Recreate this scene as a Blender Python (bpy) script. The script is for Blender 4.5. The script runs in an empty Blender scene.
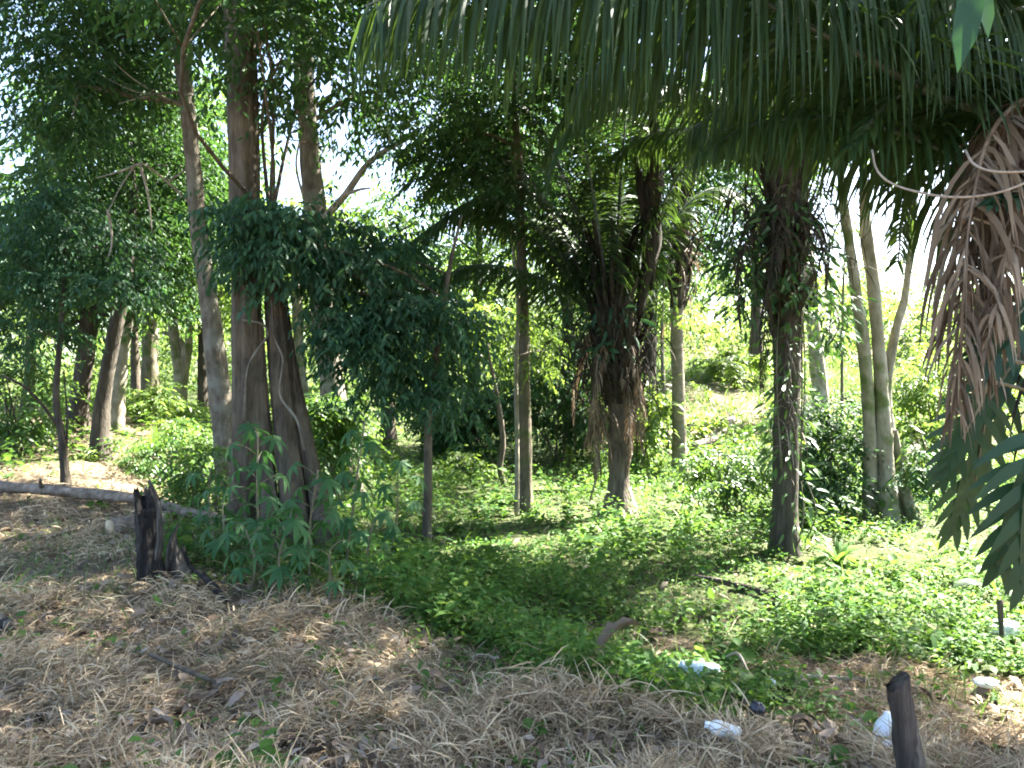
import bpy, math
import numpy as np
from mathutils import Vector

S = bpy.context.scene
COL = S.collection
F = 796.0
CAMZ = 1.62
SUN_EL, SUN_AZ = 50.0, 58.0

# ------------------------------------------------------------------ numeric helpers
def sm(a, b, x):
    t = np.clip((x - a) / (b - a), 0, 1)
    return t * t * (3 - 2 * t)

def wob(x, y, f=1.0, seed=0):
    """smooth pseudo noise, about -1..1"""
    r = np.random.default_rng(1000 + seed)
    v = 0
    for k in range(6):
        a = r.uniform(0, 6.28); q = f * r.uniform(.6, 1.9); p = r.uniform(0, 6.28)
        v = v + np.sin((x * math.cos(a) + y * math.sin(a)) * q + p + 1.3 * np.sin(q * .7 * (y * math.cos(a) - x * math.sin(a)) + p * 2))
    return v / 3.2

def bank(x, y):
    return 0.74 * x + 0.67 * (y - 4.35) + .22 * wob(x, y, 1.6, 3)

def ground_h(x, y):
    x = np.asarray(x, float); y = np.asarray(y, float)
    s = 0.74 * x + 0.67 * (y - 4.35)
    h = .05 * wob(x, y, .9, 1) + .02 * wob(x, y, 3.3, 2)
    h = h * sm(0.3, 2.5, np.hypot(x, y)) - .2 * sm(-.1, 1.6, s) * sm(9, 3, -x)
    h = h + .62 * sm(8, 17, y) * sm(-2.5, -8, x)
    h = h + 2.05 * sm(13, 22, y - .25 * (x - 3)) * sm(.4, 4.6, x)
    h = h + .075 * np.clip(y - 22, 0, 200) * sm(-2, 6, x) + .03 * np.clip(y - 12, 0, 200) * sm(6, -3, x)
    return h

def dryness(x, y):
    s = bank(x, y)
    d = 1 - sm(-.15, .45, s)
    left = sm(.36, .5, -x / np.maximum(y, .5)) * sm(26, 15, y) * (.62 + .3 * wob(x, y, .7, 8))
    right = np.maximum(sm(4.35, 3.7, y + .25 * wob(x, y, 2.2, 5)) * .85 * sm(.5, 1.2, x), sm(5.1, 4.6, y + .3 * wob(x, y, 2.6, 6)) * .66 * sm(1.25, 1.8, x))
    spot = np.maximum(0, 1 - np.hypot((x - 2.2) / .9, (y - 5.0) / .55)) * 1.3
    spot2 = np.maximum(0, 1 - np.hypot((x - 1.15) / .5, (y - 5.6) / .5)) * .8
    hill = .5 * sm(14, 18, y) * sm(1.0, 3.2, x) * (.62 + .5 * wob(x, y, .8, 9))
    return np.clip(np.maximum.reduce([d * sm(7.5, 5.6, y + 0 * x) + 0 * x, left, right, spot, spot2, hill]), 0, 1)

def W(px, py, Y):
    return Vector(((px - 512) / F * Y, Y, CAMZ + (384 - py) / F * Y))

def gp(px, py):
    """the point of the ground seen at a pixel of the photograph"""
    dx, dz = (px - 512) / F, (384 - py) / F
    Y = np.linspace(1.2, 60, 6000)
    d = CAMZ + dz * Y - ground_h(dx * Y, Y)
    i = np.argmax(d < 0)
    if d[i] >= 0: i = len(Y) - 1
    y = Y[i]
    return Vector((dx * y, y, float(ground_h(dx * y, y))))

def onground(x, y, dz=0.):
    return Vector((x, y, float(ground_h(x, y)) + dz))

def nrm(a):
    return a / np.maximum(np.linalg.norm(a, axis=-1, keepdims=True), 1e-9)

# ------------------------------------------------------------------ mesh builder
class MB:
    def __init__(self):
        self.v = []; self.f = []; self.n = 0
    def add(self, verts, faces):
        """verts (n,3); faces list of int arrays (m,3) or (m,4)"""
        verts = np.asarray(verts, float).reshape(-1, 3)
        for fa in faces:
            fa = np.asarray(fa, np.int64)
            if fa.size: self.f.append(fa + self.n)
        self.v.append(verts); self.n += len(verts)
    def build(self, name, mat, parent=None, origin=None, smooth=True):
        v = np.concatenate(self.v) if self.v else np.zeros((0, 3))
        if parent is not None and origin is None: origin = parent.location
        if origin is not None: v = v - np.array(origin)
        me = bpy.data.meshes.new(name)
        me.vertices.add(len(v)); me.vertices.foreach_set('co', v.astype(np.float32).ravel())
        li = np.concatenate([f.ravel() for f in self.f]) if self.f else np.zeros(0, int)
        tot = np.concatenate([np.full(len(f), f.shape[1]) for f in self.f]) if self.f else np.zeros(0, int)
        me.loops.add(len(li)); me.loops.foreach_set('vertex_index', li.astype(np.int32))
        me.polygons.add(len(tot))
        st = np.concatenate([[0], np.cumsum(tot)[:-1]]) if len(tot) else tot
        me.polygons.foreach_set('loop_start', st.astype(np.int32))
        me.polygons.foreach_set('use_smooth', np.full(len(tot), smooth))
        me.update(calc_edges=True)
        me.materials.append(mat)
        o = bpy.data.objects.new(name, me); COL.objects.link(o)
        if parent is not None: o.parent = parent
        elif origin is not None: o.location = origin
        return o

def spline(pts, n):
    p = np.array([list(q) for q in pts], float)
    if len(p) == 2:
        t = np.linspace(0, 1, n)[:, None]; return p[0] * (1 - t) + p[1] * t
    e = np.vstack([2 * p[0] - p[1], p, 2 * p[-1] - p[-2]])
    d = np.linalg.norm(np.diff(p, axis=0), axis=1); c = np.concatenate([[0], np.cumsum(d)]); c /= c[-1]
    out = []
    for u in np.linspace(0, 1, n):
        i = min(np.searchsorted(c, u, 'right') - 1, len(p) - 2)
        t = (u - c[i]) / max(c[i + 1] - c[i], 1e-9)
        a, b, cc, dd = e[i], e[i + 1], e[i + 2], e[i + 3]
        out.append(.5 * ((2 * b) + (-a + cc) * t + (2 * a - 5 * b + 4 * cc - dd) * t * t + (-a + 3 * b - 3 * cc + dd) * t ** 3))
    return np.array(out)

def tube(mb, pts, radii, nseg=10, n=None, rough=0., flute=None, seed=0, cap=True, raw=False, capk=.3):
    """tapered tube along a curve; radii may be (r0,r1,...) spread evenly"""
    P = np.array([list(q) for q in pts], float) if raw else spline(pts, n or max(4, 4 * len(pts)))
    n = len(P)
    R = np.interp(np.linspace(0, 1, n), np.linspace(0, 1, len(radii)), radii)
    T = nrm(np.gradient(P, axis=0))
    ref = np.array([0, 1, 0.]) if abs(T[0][1]) < .8 else np.array([1., 0, 0])
    A = nrm(np.cross(T, ref)); B = np.cross(A, T)
    th = np.linspace(0, 2 * math.pi, nseg, endpoint=False)
    r = R[:, None] * np.ones(nseg)[None]
    rng = np.random.default_rng(abs(int(seed)))
    if flute is not None: r = r * flute(np.linspace(0, 1, n)[:, None], th[None])
    if rough:
        ph = rng.uniform(0, 6.28, 6)
        u = np.cumsum(np.r_[0, np.linalg.norm(np.diff(P, axis=0), axis=1)])[:, None]
        r = r * (1 + rough * (.5 * np.sin(2 * th + 3.1 * u + ph[0]) + .4 * np.sin(3 * th - 5.3 * u + ph[1]) + .3 * np.sin(5 * th + 9 * u + ph[2]) + .25 * np.sin(7.9 * u + ph[3]))
                 + rough * .35 * rng.normal(size=r.shape))
    V = P[:, None] + r[..., None] * (np.cos(th)[None, :, None] * A[:, None] + np.sin(th)[None, :, None] * B[:, None])
    i = np.arange(n - 1)[:, None] * nseg; j = np.arange(nseg)[None]; k = (j + 1) % nseg
    q = np.stack([i + j, i + k, i + nseg + k, i + nseg + j], -1).reshape(-1, 4)
    fs = [q]
    V = V.reshape(-1, 3)
    if cap:
        V = np.vstack([V, P[-1] + T[-1] * R[-1] * capk, P[0]])
        e = (n - 1) * nseg
        fs.append(np.stack([e + j[0], e + k[0], np.full(nseg, n * nseg)], -1))
        fs.append(np.stack([k[0], j[0], np.full(nseg, n * nseg + 1)], -1))
    mb.add(V, fs)
    return P, R

def leaf4(mb, P, D, N, L, Wd, fold=.12, bend=.15):
    n = len(P)
    if n == 0: return
    D = nrm(D); S_ = nrm(np.cross(D, N)); N = np.cross(S_, D)
    L = np.broadcast_to(L, n)[:, None]; Wd = np.broadcast_to(Wd, n)[:, None]
    m = P + D * L * .42
    v = np.stack([P, m + S_ * Wd / 2 + N * Wd * fold, P + D * L - N * L * bend, m - S_ * Wd / 2 + N * Wd * fold], 1)
    b = np.arange(n)[:, None] * 4
    mb.add(v, [np.concatenate([b + [[0, 1, 2]], b + [[0, 2, 3]]])])

def leaf8(mb, P, D, N, L, Wd, fold=.12, bend=.2):
    """pointed leaf with a midrib, two rows of quads"""
    n = len(P)
    if n == 0: return
    D = nrm(D); S_ = nrm(np.cross(D, N)); N = np.cross(S_, D)
    L = np.broadcast_to(L, n)[:, None]; Wd = np.broadcast_to(Wd, n)[:, None]
    def at(t, s, wf):
        return P + D * L * t - N * L * bend * t * t + S_ * Wd * .5 * wf * s + N * Wd * fold * abs(s) * wf
    v = np.stack([at(0, 0, 0), at(.3, 1, .9), at(.3, 0, 0), at(.3, -1, .9), at(.65, 1, .8), at(.65, 0, 0), at(.65, -1, .8), at(1, 0, 0)], 1)
    b = np.arange(n)[:, None] * 8
    mb.add(v, [np.concatenate([b + [[0, 1, 2]], b + [[0, 2, 3]], b + [[4, 7, 5]], b + [[5, 7, 6]]]),
               np.concatenate([b + [[1, 4, 5, 2]], b + [[2, 5, 6, 3]]])])

def strips(mb, P, D, L, Wd, droop, seg=5, side=None, wprof=None, curl=0.):
    """many ribbons that start at P along D and bow to gravity; side = width direction hint"""
    n = len(P)
    if n == 0: return
    D = nrm(np.array(D)); L = np.broadcast_to(L, n)[:, None]; Wd = np.broadcast_to(Wd, n)[:, None]
    droop = np.broadcast_to(droop, n)[:, None]
    if wprof is None: wprof = [.35, .9, 1, .85, .55, .04]
    wprof = np.interp(np.linspace(0, 1, seg + 1), np.linspace(0, 1, len(wprof)), wprof)
    p = np.array(P, float); rows = []
    for k in range(seg + 1):
        hint = side if side is not None else np.cross(D, np.array([0, 0, 1.]) + .01)
        w = nrm(hint - D * np.sum(hint * D, -1, keepdims=True))
        rows += [p - w * Wd * wprof[k] / 2, p + w * Wd * wprof[k] / 2]
        p = p + D * L / seg
        D = nrm(D + np.array([0, 0, -1.]) * droop / seg)
    v = np.stack(rows, 1)
    m = 2 * (seg + 1)
    b = np.arange(n)[:, None] * m
    mb.add(v, [np.concatenate([b + [[2 * k, 2 * k + 1, 2 * k + 3, 2 * k + 2]] for k in range(seg)])])

# ------------------------------------------------------------------ materials
def new_mat(name):
    m = bpy.data.materials.new(name); m.use_nodes = True
    nt = m.node_tree; nt.nodes.clear()
    out = nt.nodes.new('ShaderNodeOutputMaterial')
    return m, nt, out

def ramp(nt, cols, pos=None):
    r = nt.nodes.new('ShaderNodeValToRGB'); e = r.color_ramp.elements
    pos = pos or [i / (len(cols) - 1) for i in range(len(cols))]
    e[0].position = pos[0]; e[0].color = (*cols[0], 1)
    e[1].position = pos[-1]; e[1].color = (*cols[-1], 1)
    for p, c in list(zip(pos, cols))[1:-1]:
        q = e.new(p); q.color = (*c, 1)
    return r

def leaf_mat(name, cols, pos=None, trans=(.10, .2, .02), tfac=.4, rough=.42, spec=.5, vary=.5):
    m, nt, out = new_mat(name); N, K = nt.nodes, nt.links
    geo = N.new('ShaderNodeNewGeometry'); tc = N.new('ShaderNodeTexCoord')
    r = ramp(nt, cols, pos); K.new(geo.outputs['Random Per Island'], r.inputs[0])
    nz = N.new('ShaderNodeTexNoise'); nz.inputs['Scale'].default_value = 1.1; nz.inputs['Detail'].default_value = 2
    K.new(tc.outputs['Object'], nz.inputs['Vector'])
    hsv = N.new('ShaderNodeHueSaturation'); K.new(r.outputs[0], hsv.inputs['Color'])
    mr = N.new('ShaderNodeMapRange'); mr.inputs['From Min'].default_value = .3; mr.inputs['From Max'].default_value = .7
    mr.inputs['To Min'].default_value = 1 - vary * .6; mr.inputs['To Max'].default_value = 1 + vary * .6
    K.new(nz.outputs['Fac'], mr.inputs['Value']); K.new(mr.outputs[0], hsv.inputs['Value'])
    bs = N.new('ShaderNodeBsdfPrincipled'); K.new(hsv.outputs[0], bs.inputs['Base Color'])
    bs.inputs['Roughness'].default_value = rough; bs.inputs['Specular IOR Level'].default_value = spec
    if tfac > 0:
        tr = N.new('ShaderNodeBsdfTranslucent')
        mx = N.new('ShaderNodeMix'); mx.data_type = 'RGBA'; mx.inputs[0].default_value = .7
        K.new(hsv.outputs[0], mx.inputs[6]); mx.inputs[7].default_value = (*trans, 1)
        K.new(mx.outputs[2], tr.inputs[0])
        ms = N.new('ShaderNodeMixShader'); ms.inputs[0].default_value = tfac
        K.new(bs.outputs[0], ms.inputs[1]); K.new(tr.outputs[0], ms.inputs[2]); K.new(ms.outputs[0], out.inputs[0])
    else:
        K.new(bs.outputs[0], out.inputs[0])
    return m

def bark_mat(name, cols, scale=9., stretch=.18, bump=.5, spots=None, rough=.9):
    m, nt, out = new_mat(name); N, K = nt.nodes, nt.links
    tc = N.new('ShaderNodeTexCoord'); mp = N.new('ShaderNodeMapping'); mp.inputs['Scale'].default_value = (1, 1, stretch)
    K.new(tc.outputs['Object'], mp.inputs[0])
    a = N.new('ShaderNodeTexNoise'); a.inputs['Scale'].default_value = scale; a.inputs['Detail'].default_value = 6; a.inputs['Roughness'].default_value = .65
    K.new(mp.outputs[0], a.inputs['Vector'])
    vo = N.new('ShaderNodeTexVoronoi'); vo.inputs['Scale'].default_value = scale * 2.6; vo.feature = 'DISTANCE_TO_EDGE'
    K.new(mp.outputs[0], vo.inputs['Vector'])
    r = ramp(nt, cols, [.3 + .4 * i / (len(cols) - 1) for i in range(len(cols))]); K.new(a.outputs['Fac'], r.inputs[0])
    col = r.outputs[0]
    if spots:
        b = N.new('ShaderNodeTexNoise'); b.inputs['Scale'].default_value = 3.2; b.inputs['Detail'].default_value = 5
        K.new(tc.outputs['Object'], b.inputs['Vector'])
        rr = ramp(nt, [(0, 0, 0), (1, 1, 1)], [.52, .66]); K.new(b.outputs['Fac'], rr.inputs[0])
        mx = N.new('ShaderNodeMix'); mx.data_type = 'RGBA'
        K.new(rr.outputs[0], mx.inputs[0]); K.new(col, mx.inputs[6]); mx.inputs[7].default_value = (*spots, 1); col = mx.outputs[2]
    bs = N.new('ShaderNodeBsdfPrincipled'); bs.inputs['Roughness'].default_value = rough; bs.inputs['Specular IOR Level'].default_value = .2
    K.new(col, bs.inputs['Base Color'])
    ad = N.new('ShaderNodeMath'); ad.operation = 'MULTIPLY_ADD'; ad.inputs[1].default_value = .6
    K.new(vo.outputs['Distance'], ad.inputs[0]); K.new(a.outputs['Fac'], ad.inputs[2])
    bp = N.new('ShaderNodeBump'); bp.inputs['Strength'].default_value = bump; bp.inputs['Distance'].default_value = .03
    K.new(ad.outputs[0], bp.inputs['Height']); K.new(bp.outputs[0], bs.inputs['Normal'])
    K.new(bs.outputs[0], out.inputs[0])
    return m

def plain_mat(name, cols, scale=20., rough=.5, spec=.5, bump=.2, trans=0.):
    m, nt, out = new_mat(name); N, K = nt.nodes, nt.links
    tc = N.new('ShaderNodeTexCoord')
    a = N.new('ShaderNodeTexNoise'); a.inputs['Scale'].default_value = scale; a.inputs['Detail'].default_value = 5
    K.new(tc.outputs['Object'], a.inputs['Vector'])
    r = ramp(nt, cols, [.35 + .3 * i / (len(cols) - 1) for i in range(len(cols))]); K.new(a.outputs['Fac'], r.inputs[0])
    bs = N.new('ShaderNodeBsdfPrincipled'); bs.inputs['Roughness'].default_value = rough; bs.inputs['Specular IOR Level'].default_value = spec
    bs.inputs['Subsurface Weight'].default_value = trans
    bs.inputs['Subsurface Radius'].default_value = (.02, .02, .02)
    K.new(r.outputs[0], bs.inputs['Base Color'])
    bp = N.new('ShaderNodeBump'); bp.inputs['Strength'].default_value = bump; bp.inputs['Distance'].default_value = .01
    K.new(a.outputs['Fac'], bp.inputs['Height']); K.new(bp.outputs[0], bs.inputs['Normal'])
    K.new(bs.outputs[0], out.inputs[0])
    return m

M = {}
M['leaf_dark'] = leaf_mat('leaf_dark', [(.018, .05, .022), (.03, .075, .028), (.05, .105, .035), (.075, .13, .04)], [0, .5, .85, 1], trans=(.09, .2, .025), tfac=.28, rough=.55, spec=.22)
M['leaf_blue'] = leaf_mat('leaf_blue', [(.018, .055, .032), (.03, .08, .042), (.05, .11, .05)], trans=(.07, .17, .03), tfac=.3, rough=.55, spec=.22)
M['leaf_mid'] = leaf_mat('leaf_mid', [(.03, .08, .02), (.05, .115, .028), (.08, .15, .035)], trans=(.16, .28, .03), tfac=.45)
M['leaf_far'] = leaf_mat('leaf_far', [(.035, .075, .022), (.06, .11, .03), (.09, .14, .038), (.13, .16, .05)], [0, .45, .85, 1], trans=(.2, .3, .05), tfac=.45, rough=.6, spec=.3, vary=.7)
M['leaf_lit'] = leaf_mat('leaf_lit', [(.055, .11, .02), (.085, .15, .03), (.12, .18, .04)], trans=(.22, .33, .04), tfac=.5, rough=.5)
M['weed'] = leaf_mat('weed', [(.03, .085, .017), (.052, .125, .025), (.085, .165, .035), (.13, .18, .05), (.2, .18, .08)], [0, .4, .8, .96, 1], trans=(.17, .31, .035), tfac=.42, rough=.6, spec=.2)
M['cassava'] = leaf_mat('cassava', [(.026, .085, .03), (.036, .105, .036), (.055, .13, .04)], trans=(.10, .25, .05), tfac=.35, rough=.62, spec=.25)
M['cassava_stem'] = plain_mat('cassava_stem', [(.10, .09, .05), (.16, .14, .08)])
M['palm_leaf'] = leaf_mat('palm_leaf', [(.013, .032, .012), (.02, .046, .016), (.034, .065, .02)], trans=(.1, .17, .018), tfac=.33, rough=.5, spec=.22, vary=.25)
M['palm_far'] = leaf_mat('palm_far', [(.013, .03, .012), (.02, .042, .015), (.032, .058, .018)], trans=(.09, .16, .02), tfac=.3, rough=.5, spec=.25, vary=.3)
M['dead_frond'] = leaf_mat('dead_frond', [(.06, .043, .028), (.135, .10, .068), (.26, .205, .148)], trans=(.2, .13, .07), tfac=.15, rough=.7, spec=.2, vary=.3)
M['rachis'] = plain_mat('rachis', [(.028, .042, .026), (.055, .075, .05)], scale=12, rough=.45)
M['dead_rachis'] = plain_mat('dead_rachis', [(.13, .09, .06), (.22, .17, .12)], scale=12, rough=.8)
M['fibre'] = bark_mat('fibre', [(.013, .011, .008), (.032, .026, .019), (.07, .058, .043)], scale=22, stretch=.12, bump=.8)
M['bark_brown'] = bark_mat('bark_brown', [(.04, .033, .024), (.082, .068, .05), (.145, .125, .095)], scale=13, stretch=.2, bump=1., spots=(.125, .10, .07))
M['bark_grey'] = bark_mat('bark_grey', [(.07, .058, .043), (.13, .112, .085), (.23, .205, .16)], scale=12, stretch=.4, spots=(.19, .185, .15))
M['bark_pale'] = bark_mat('bark_pale', [(.12, .10, .07), (.22, .20, .15), (.33, .31, .26)], scale=7, stretch=.5, spots=(.09, .115, .04), bump=.35)
M['bark_moss'] = bark_mat('bark_moss', [(.05, .042, .03), (.11, .095, .065), (.17, .15, .11)], scale=10, stretch=.3, spots=(.055, .08, .02), bump=.6)
M['bark_palm'] = bark_mat('bark_palm', [(.11, .092, .066), (.17, .145, .105), (.24, .21, .16)], scale=6, stretch=2.2, bump=.3)
M['bark_dark'] = bark_mat('bark_dark', [(.028, .024, .018), (.055, .047, .036), (.095, .083, .065)], scale=12, stretch=.2, bump=.7)
M['dead_wood'] = bark_mat('dead_wood', [(.14, .115, .09), (.26, .22, .18), (.38, .34, .29)], scale=14, stretch=.2, bump=.5)
M['log'] = bark_mat('log', [(.085, .066, .05), (.18, .145, .115), (.30, .25, .21)], scale=9, stretch=.9, bump=.7)
M['char'] = bark_mat('char', [(.006, .0055, .005), (.014, .012, .011), (.06, .053, .047)], scale=16, stretch=.16, bump=1., rough=.75)
M['char_grey'] = bark_mat('char_grey', [(.014, .012, .01), (.05, .043, .037), (.2, .18, .16)], scale=16, stretch=.16, bump=1., rough=.8)
M['cut_wood'] = plain_mat('cut_wood', [(.34, .27, .17), (.5, .42, .28)], scale=14, rough=.8, spec=.2)
M['post'] = bark_mat('post', [(.022, .018, .015), (.06, .05, .042), (.13, .112, .095)], scale=18, stretch=.07, bump=.9)
M['straw'] = leaf_mat('straw', [(.13, .085, .047), (.29, .21, .125), (.45, .345, .215), (.56, .46, .315), (.15, .16, .06)], [0, .3, .65, .96, 1], trans=(.3, .24, .15), tfac=.15, rough=.7, spec=.25, vary=.4)
M['grass'] = leaf_mat('grass', [(.045, .10, .018), (.07, .14, .03), (.11, .17, .04), (.2, .19, .09)], [0, .5, .85, 1], trans=(.18, .3, .04), tfac=.4, rough=.5)
M['litter'] = leaf_mat('litter', [(.05, .034, .022), (.11, .075, .048), (.2, .15, .11), (.3, .25, .2)], tfac=0, rough=.8, spec=.2)
M['philo'] = leaf_mat('philo', [(.010, .036, .015), (.017, .05, .02)], trans=(.05, .13, .02), tfac=.18, rough=.42, spec=.3)
M['white_plastic'] = plain_mat('white_plastic', [(.72, .74, .76), (.82, .83, .84)], scale=9, rough=.35, bump=.05)
M['dirty_plastic'] = plain_mat('dirty_plastic', [(.55, .56, .55), (.78, .80, .80)], scale=14, rough=.4, bump=.3)
M['clear_plastic'] = plain_mat('clear_plastic', [(.42, .55, .52), (.66, .76, .74)], scale=16, rough=.25, bump=.4)
M['black_plastic'] = plain_mat('black_plastic', [(.008, .008, .012), (.02, .02, .03)], scale=12, rough=.3)
M['teal'] = plain_mat('teal', [(.03, .16, .16), (.05, .2, .2)], rough=.4)

# ground: litter, soil and mown straw colours mixed by what grows there
def ground_mat():
    m, nt, out = new_mat('forest_floor'); N, K = nt.nodes, nt.links
    tc = N.new('ShaderNodeTexCoord')
    at = N.new('ShaderNodeAttribute'); at.attribute_name = 'dry'
    a = N.new('ShaderNodeTexNoise'); a.inputs['Scale'].default_value = 7; a.inputs['Detail'].default_value = 8; a.inputs['Roughness'].default_value = .7
    b = N.new('ShaderNodeTexNoise'); b.inputs['Scale'].default_value = 38; b.inputs['Detail'].default_value = 6; b.inputs['Roughness'].default_value = .7
    for t in (a, b): K.new(tc.outputs['Object'], t.inputs['Vector'])
    r1 = ramp(nt, [(.045, .032, .021), (.12, .092, .06), (.26, .21, .145)], [.3, .5, .7]); K.new(b.outputs['Fac'], r1.inputs[0])
    r2 = ramp(nt, [(.03, .03, .016), (.055, .07, .025), (.09, .10, .045)], [.3, .5, .7]); K.new(b.outputs['Fac'], r2.inputs[0])
    ad = N.new('ShaderNodeMath'); ad.operation = 'MULTIPLY_ADD'; ad.inputs[1].default_value = .7
    K.new(a.outputs['Fac'], ad.inputs[0]); K.new(at.outputs['Fac'], ad.inputs[2])
    rr = ramp(nt, [(0, 0, 0), (1, 1, 1)], [.45, .85]); K.new(ad.outputs[0], rr.inputs[0])
    mx = N.new('ShaderNodeMix'); mx.data_type = 'RGBA'
    K.new(rr.outputs[0], mx.inputs[0]); K.new(r2.outputs[0], mx.inputs[6]); K.new(r1.outputs[0], mx.inputs[7])
    bs = N.new('ShaderNodeBsdfPrincipled'); bs.inputs['Roughness'].default_value = .95; bs.inputs['Specular IOR Level'].default_value = .15
    K.new(mx.outputs[2], bs.inputs['Base Color'])
    bp = N.new('ShaderNodeBump'); bp.inputs['Strength'].default_value = .8; bp.inputs['Distance'].default_value = .04
    K.new(b.outputs['Fac'], bp.inputs['Height']); K.new(bp.outputs[0], bs.inputs['Normal'])
    K.new(bs.outputs[0], out.inputs[0])
    return m

# ------------------------------------------------------------------ registry helpers
def tag(o, label, cat, group=None, kind=None):
    o['label'] = label
    if cat: o['category'] = cat
    if group: o['group'] = group
    if kind: o['kind'] = kind
    return o

def thing(name, label, cat, loc, group=None):
    o = bpy.data.objects.new(name, None); COL.objects.link(o)
    o.location = loc; o.empty_display_size = .2
    return tag(o, label, cat, group)

def setkind(o, kind, label=None):
    o['kind'] = kind
    if label: o['label'] = label
    return o

# ------------------------------------------------------------------ world, sun, camera
w = bpy.data.worlds.new('World'); S.world = w; w.use_nodes = True
nt = w.node_tree
sky = nt.nodes.new('ShaderNodeTexSky'); sky.sky_type = 'NISHITA'; sky.sun_disc = False
sky.sun_elevation = math.radians(SUN_EL); sky.sun_rotation = math.radians(SUN_AZ)
sky.air_density = 1.0; sky.dust_density = 2.2; sky.ozone_density = 1.0
nt.links.new(sky.outputs[0], nt.nodes['Background'].inputs[0])
nt.nodes['Background'].inputs[1].default_value = .055

sun = bpy.data.lights.new('sun', 'SUN'); sun.energy = 5.0; sun.angle = math.radians(.53); sun.color = (1, .95, .86)
so = bpy.data.objects.new('sun', sun); COL.objects.link(so)
sd = Vector((math.cos(math.radians(SUN_EL)) * math.sin(math.radians(SUN_AZ)), math.cos(math.radians(SUN_EL)) * math.cos(math.radians(SUN_AZ)), math.sin(math.radians(SUN_EL))))
so.rotation_euler = sd.to_track_quat('Z', 'Y').to_euler(); so.location = sd * 40

cam = bpy.data.cameras.new('camera'); cam.sensor_width = 36; cam.lens = F / 1024 * 36; cam.clip_end = 1000; cam.clip_start = .05
co = bpy.data.objects.new('camera', cam); COL.objects.link(co); co.location = (0, 0, CAMZ); co.rotation_euler = (math.pi / 2, 0, 0)
S.camera = co
S.view_settings.view_transform = 'Standard'; S.view_settings.look = 'None'; S.view_settings.gamma = 1
S.view_settings.exposure = 3.88
cy = S.cycles
cy.max_bounces = 6; cy.diffuse_bounces = 4; cy.glossy_bounces = 2; cy.transmission_bounces = 4; cy.transparent_max_bounces = 4
cy.use_adaptive_sampling = True; cy.adaptive_threshold = .02
cy.caustics_reflective = False; cy.caustics_refractive = False
cy.sample_clamp_indirect = 6
cy.pixel_filter_type = 'BLACKMAN_HARRIS'; cy.filter_width = 1.9

# ------------------------------------------------------------------ ground
def build_ground():
    ys = np.concatenate([np.linspace(-30, 1.5, 40), 1.5 + np.cumsum(np.full(150, .05)), 9 + np.cumsum(np.linspace(.06, .6, 75))])
    ys = np.concatenate([ys, np.linspace(ys[-1] + 2, 420, 60)])
    us = np.linspace(-1, 1, 261); us = np.sign(us) * np.abs(us) ** 1.3
    half = np.where(ys < 2, 30, 0) + np.maximum(9 + 1.1 * np.maximum(ys, 0), 10)
    half = np.maximum.accumulate(half[::-1])[::-1] * 0 + np.where(ys < 2, 40, 9 + 1.1 * ys)
    X = us[None] * half[:, None]; Y = ys[:, None] * np.ones_like(X)
    Z = ground_h(X, Y)
    Z = Z + np.where((Y > 1.5) & (Y < 30), .025 * wob(X, Y, 9, 12) + .012 * wob(X, Y, 23, 13), 0)
    n, m = X.shape
    mb = MB(); i = np.arange(n - 1)[:, None] * m; j = np.arange(m - 1)[None]
    mb.add(np.stack([X, Y, Z], -1).reshape(-1, 3), [np.stack([i + j, i + j + 1, i + m + j + 1, i + m + j], -1).reshape(-1, 4)])
    o = mb.build('ground', ground_mat()); setkind(o, 'structure', 'forest floor of dry mown grass, soil and leaf litter rising to a bank')
    at = o.data.attributes.new('dry', 'FLOAT', 'POINT')
    at.data.foreach_set('value', dryness(X, np.maximum(Y, 1.)).astype(np.float32).ravel())
build_ground()

# ------------------------------------------------------------------ ground cover (uncountable)
def scatter(rng, n, y0, y1, power=1.0, xmul=.72, xpad=1.0):
    """points over the view wedge, denser near the camera (uniform in the picture at power 1)"""
    inv = rng.uniform(1 / y1 ** power, 1 / y0 ** power, n)
    y = inv ** (-1 / power)
    x = rng.uniform(-1, 1, n) * (xmul * y + xpad)
    return x, y

def build_straw():
    rng = np.random.default_rng(5); mb = MB()
    n = 300000
    x, y = scatter(rng, n, 2.6, 24, 1.35)
    d = dryness(x, y)
    clump = np.clip(.5 + .6 * wob(x, y, 4.2, 21) + .3 * wob(x, y, 9.5, 23), 0, 1.2)
    keep = rng.uniform(0, 1, n) < d * (.35 + .65 * clump) + .03
    x, y, d, clump = x[keep], y[keep], d[keep], clump[keep]; n = len(x)
    # tangled mats: lay direction follows a smooth field
    lay = 3.2 * wob(x, y, 1.2, 22) + rng.normal(0, 1.5, n)
    el = np.abs(rng.normal(.25, .4, n)) + .05
    D = np.stack([np.cos(lay) * np.cos(el), np.sin(lay) * np.cos(el), np.sin(el)], -1)
    L = rng.uniform(.05, .17, n) * (.7 + .6 * clump)
    z = ground_h(x, y) + .005 + .07 * np.abs(rng.normal(0, 1, n)) * clump ** 1.5 * d
    wd = rng.uniform(.003, .0072, n) * (1 + np.maximum(y - 5, 0) * .14)
    side = rng.normal(size=(n, 3))
    strips(mb, np.stack([x, y, z], -1), D, L, wd, rng.uniform(.1, 2.0, n), seg=3, side=side, wprof=[.8, 1, .8, .1])
    o = mb.build('dry_grass', M['straw']); setkind(o, 'stuff', 'dry greyish straw lying in tangled mats over the near bank')
build_straw()

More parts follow.
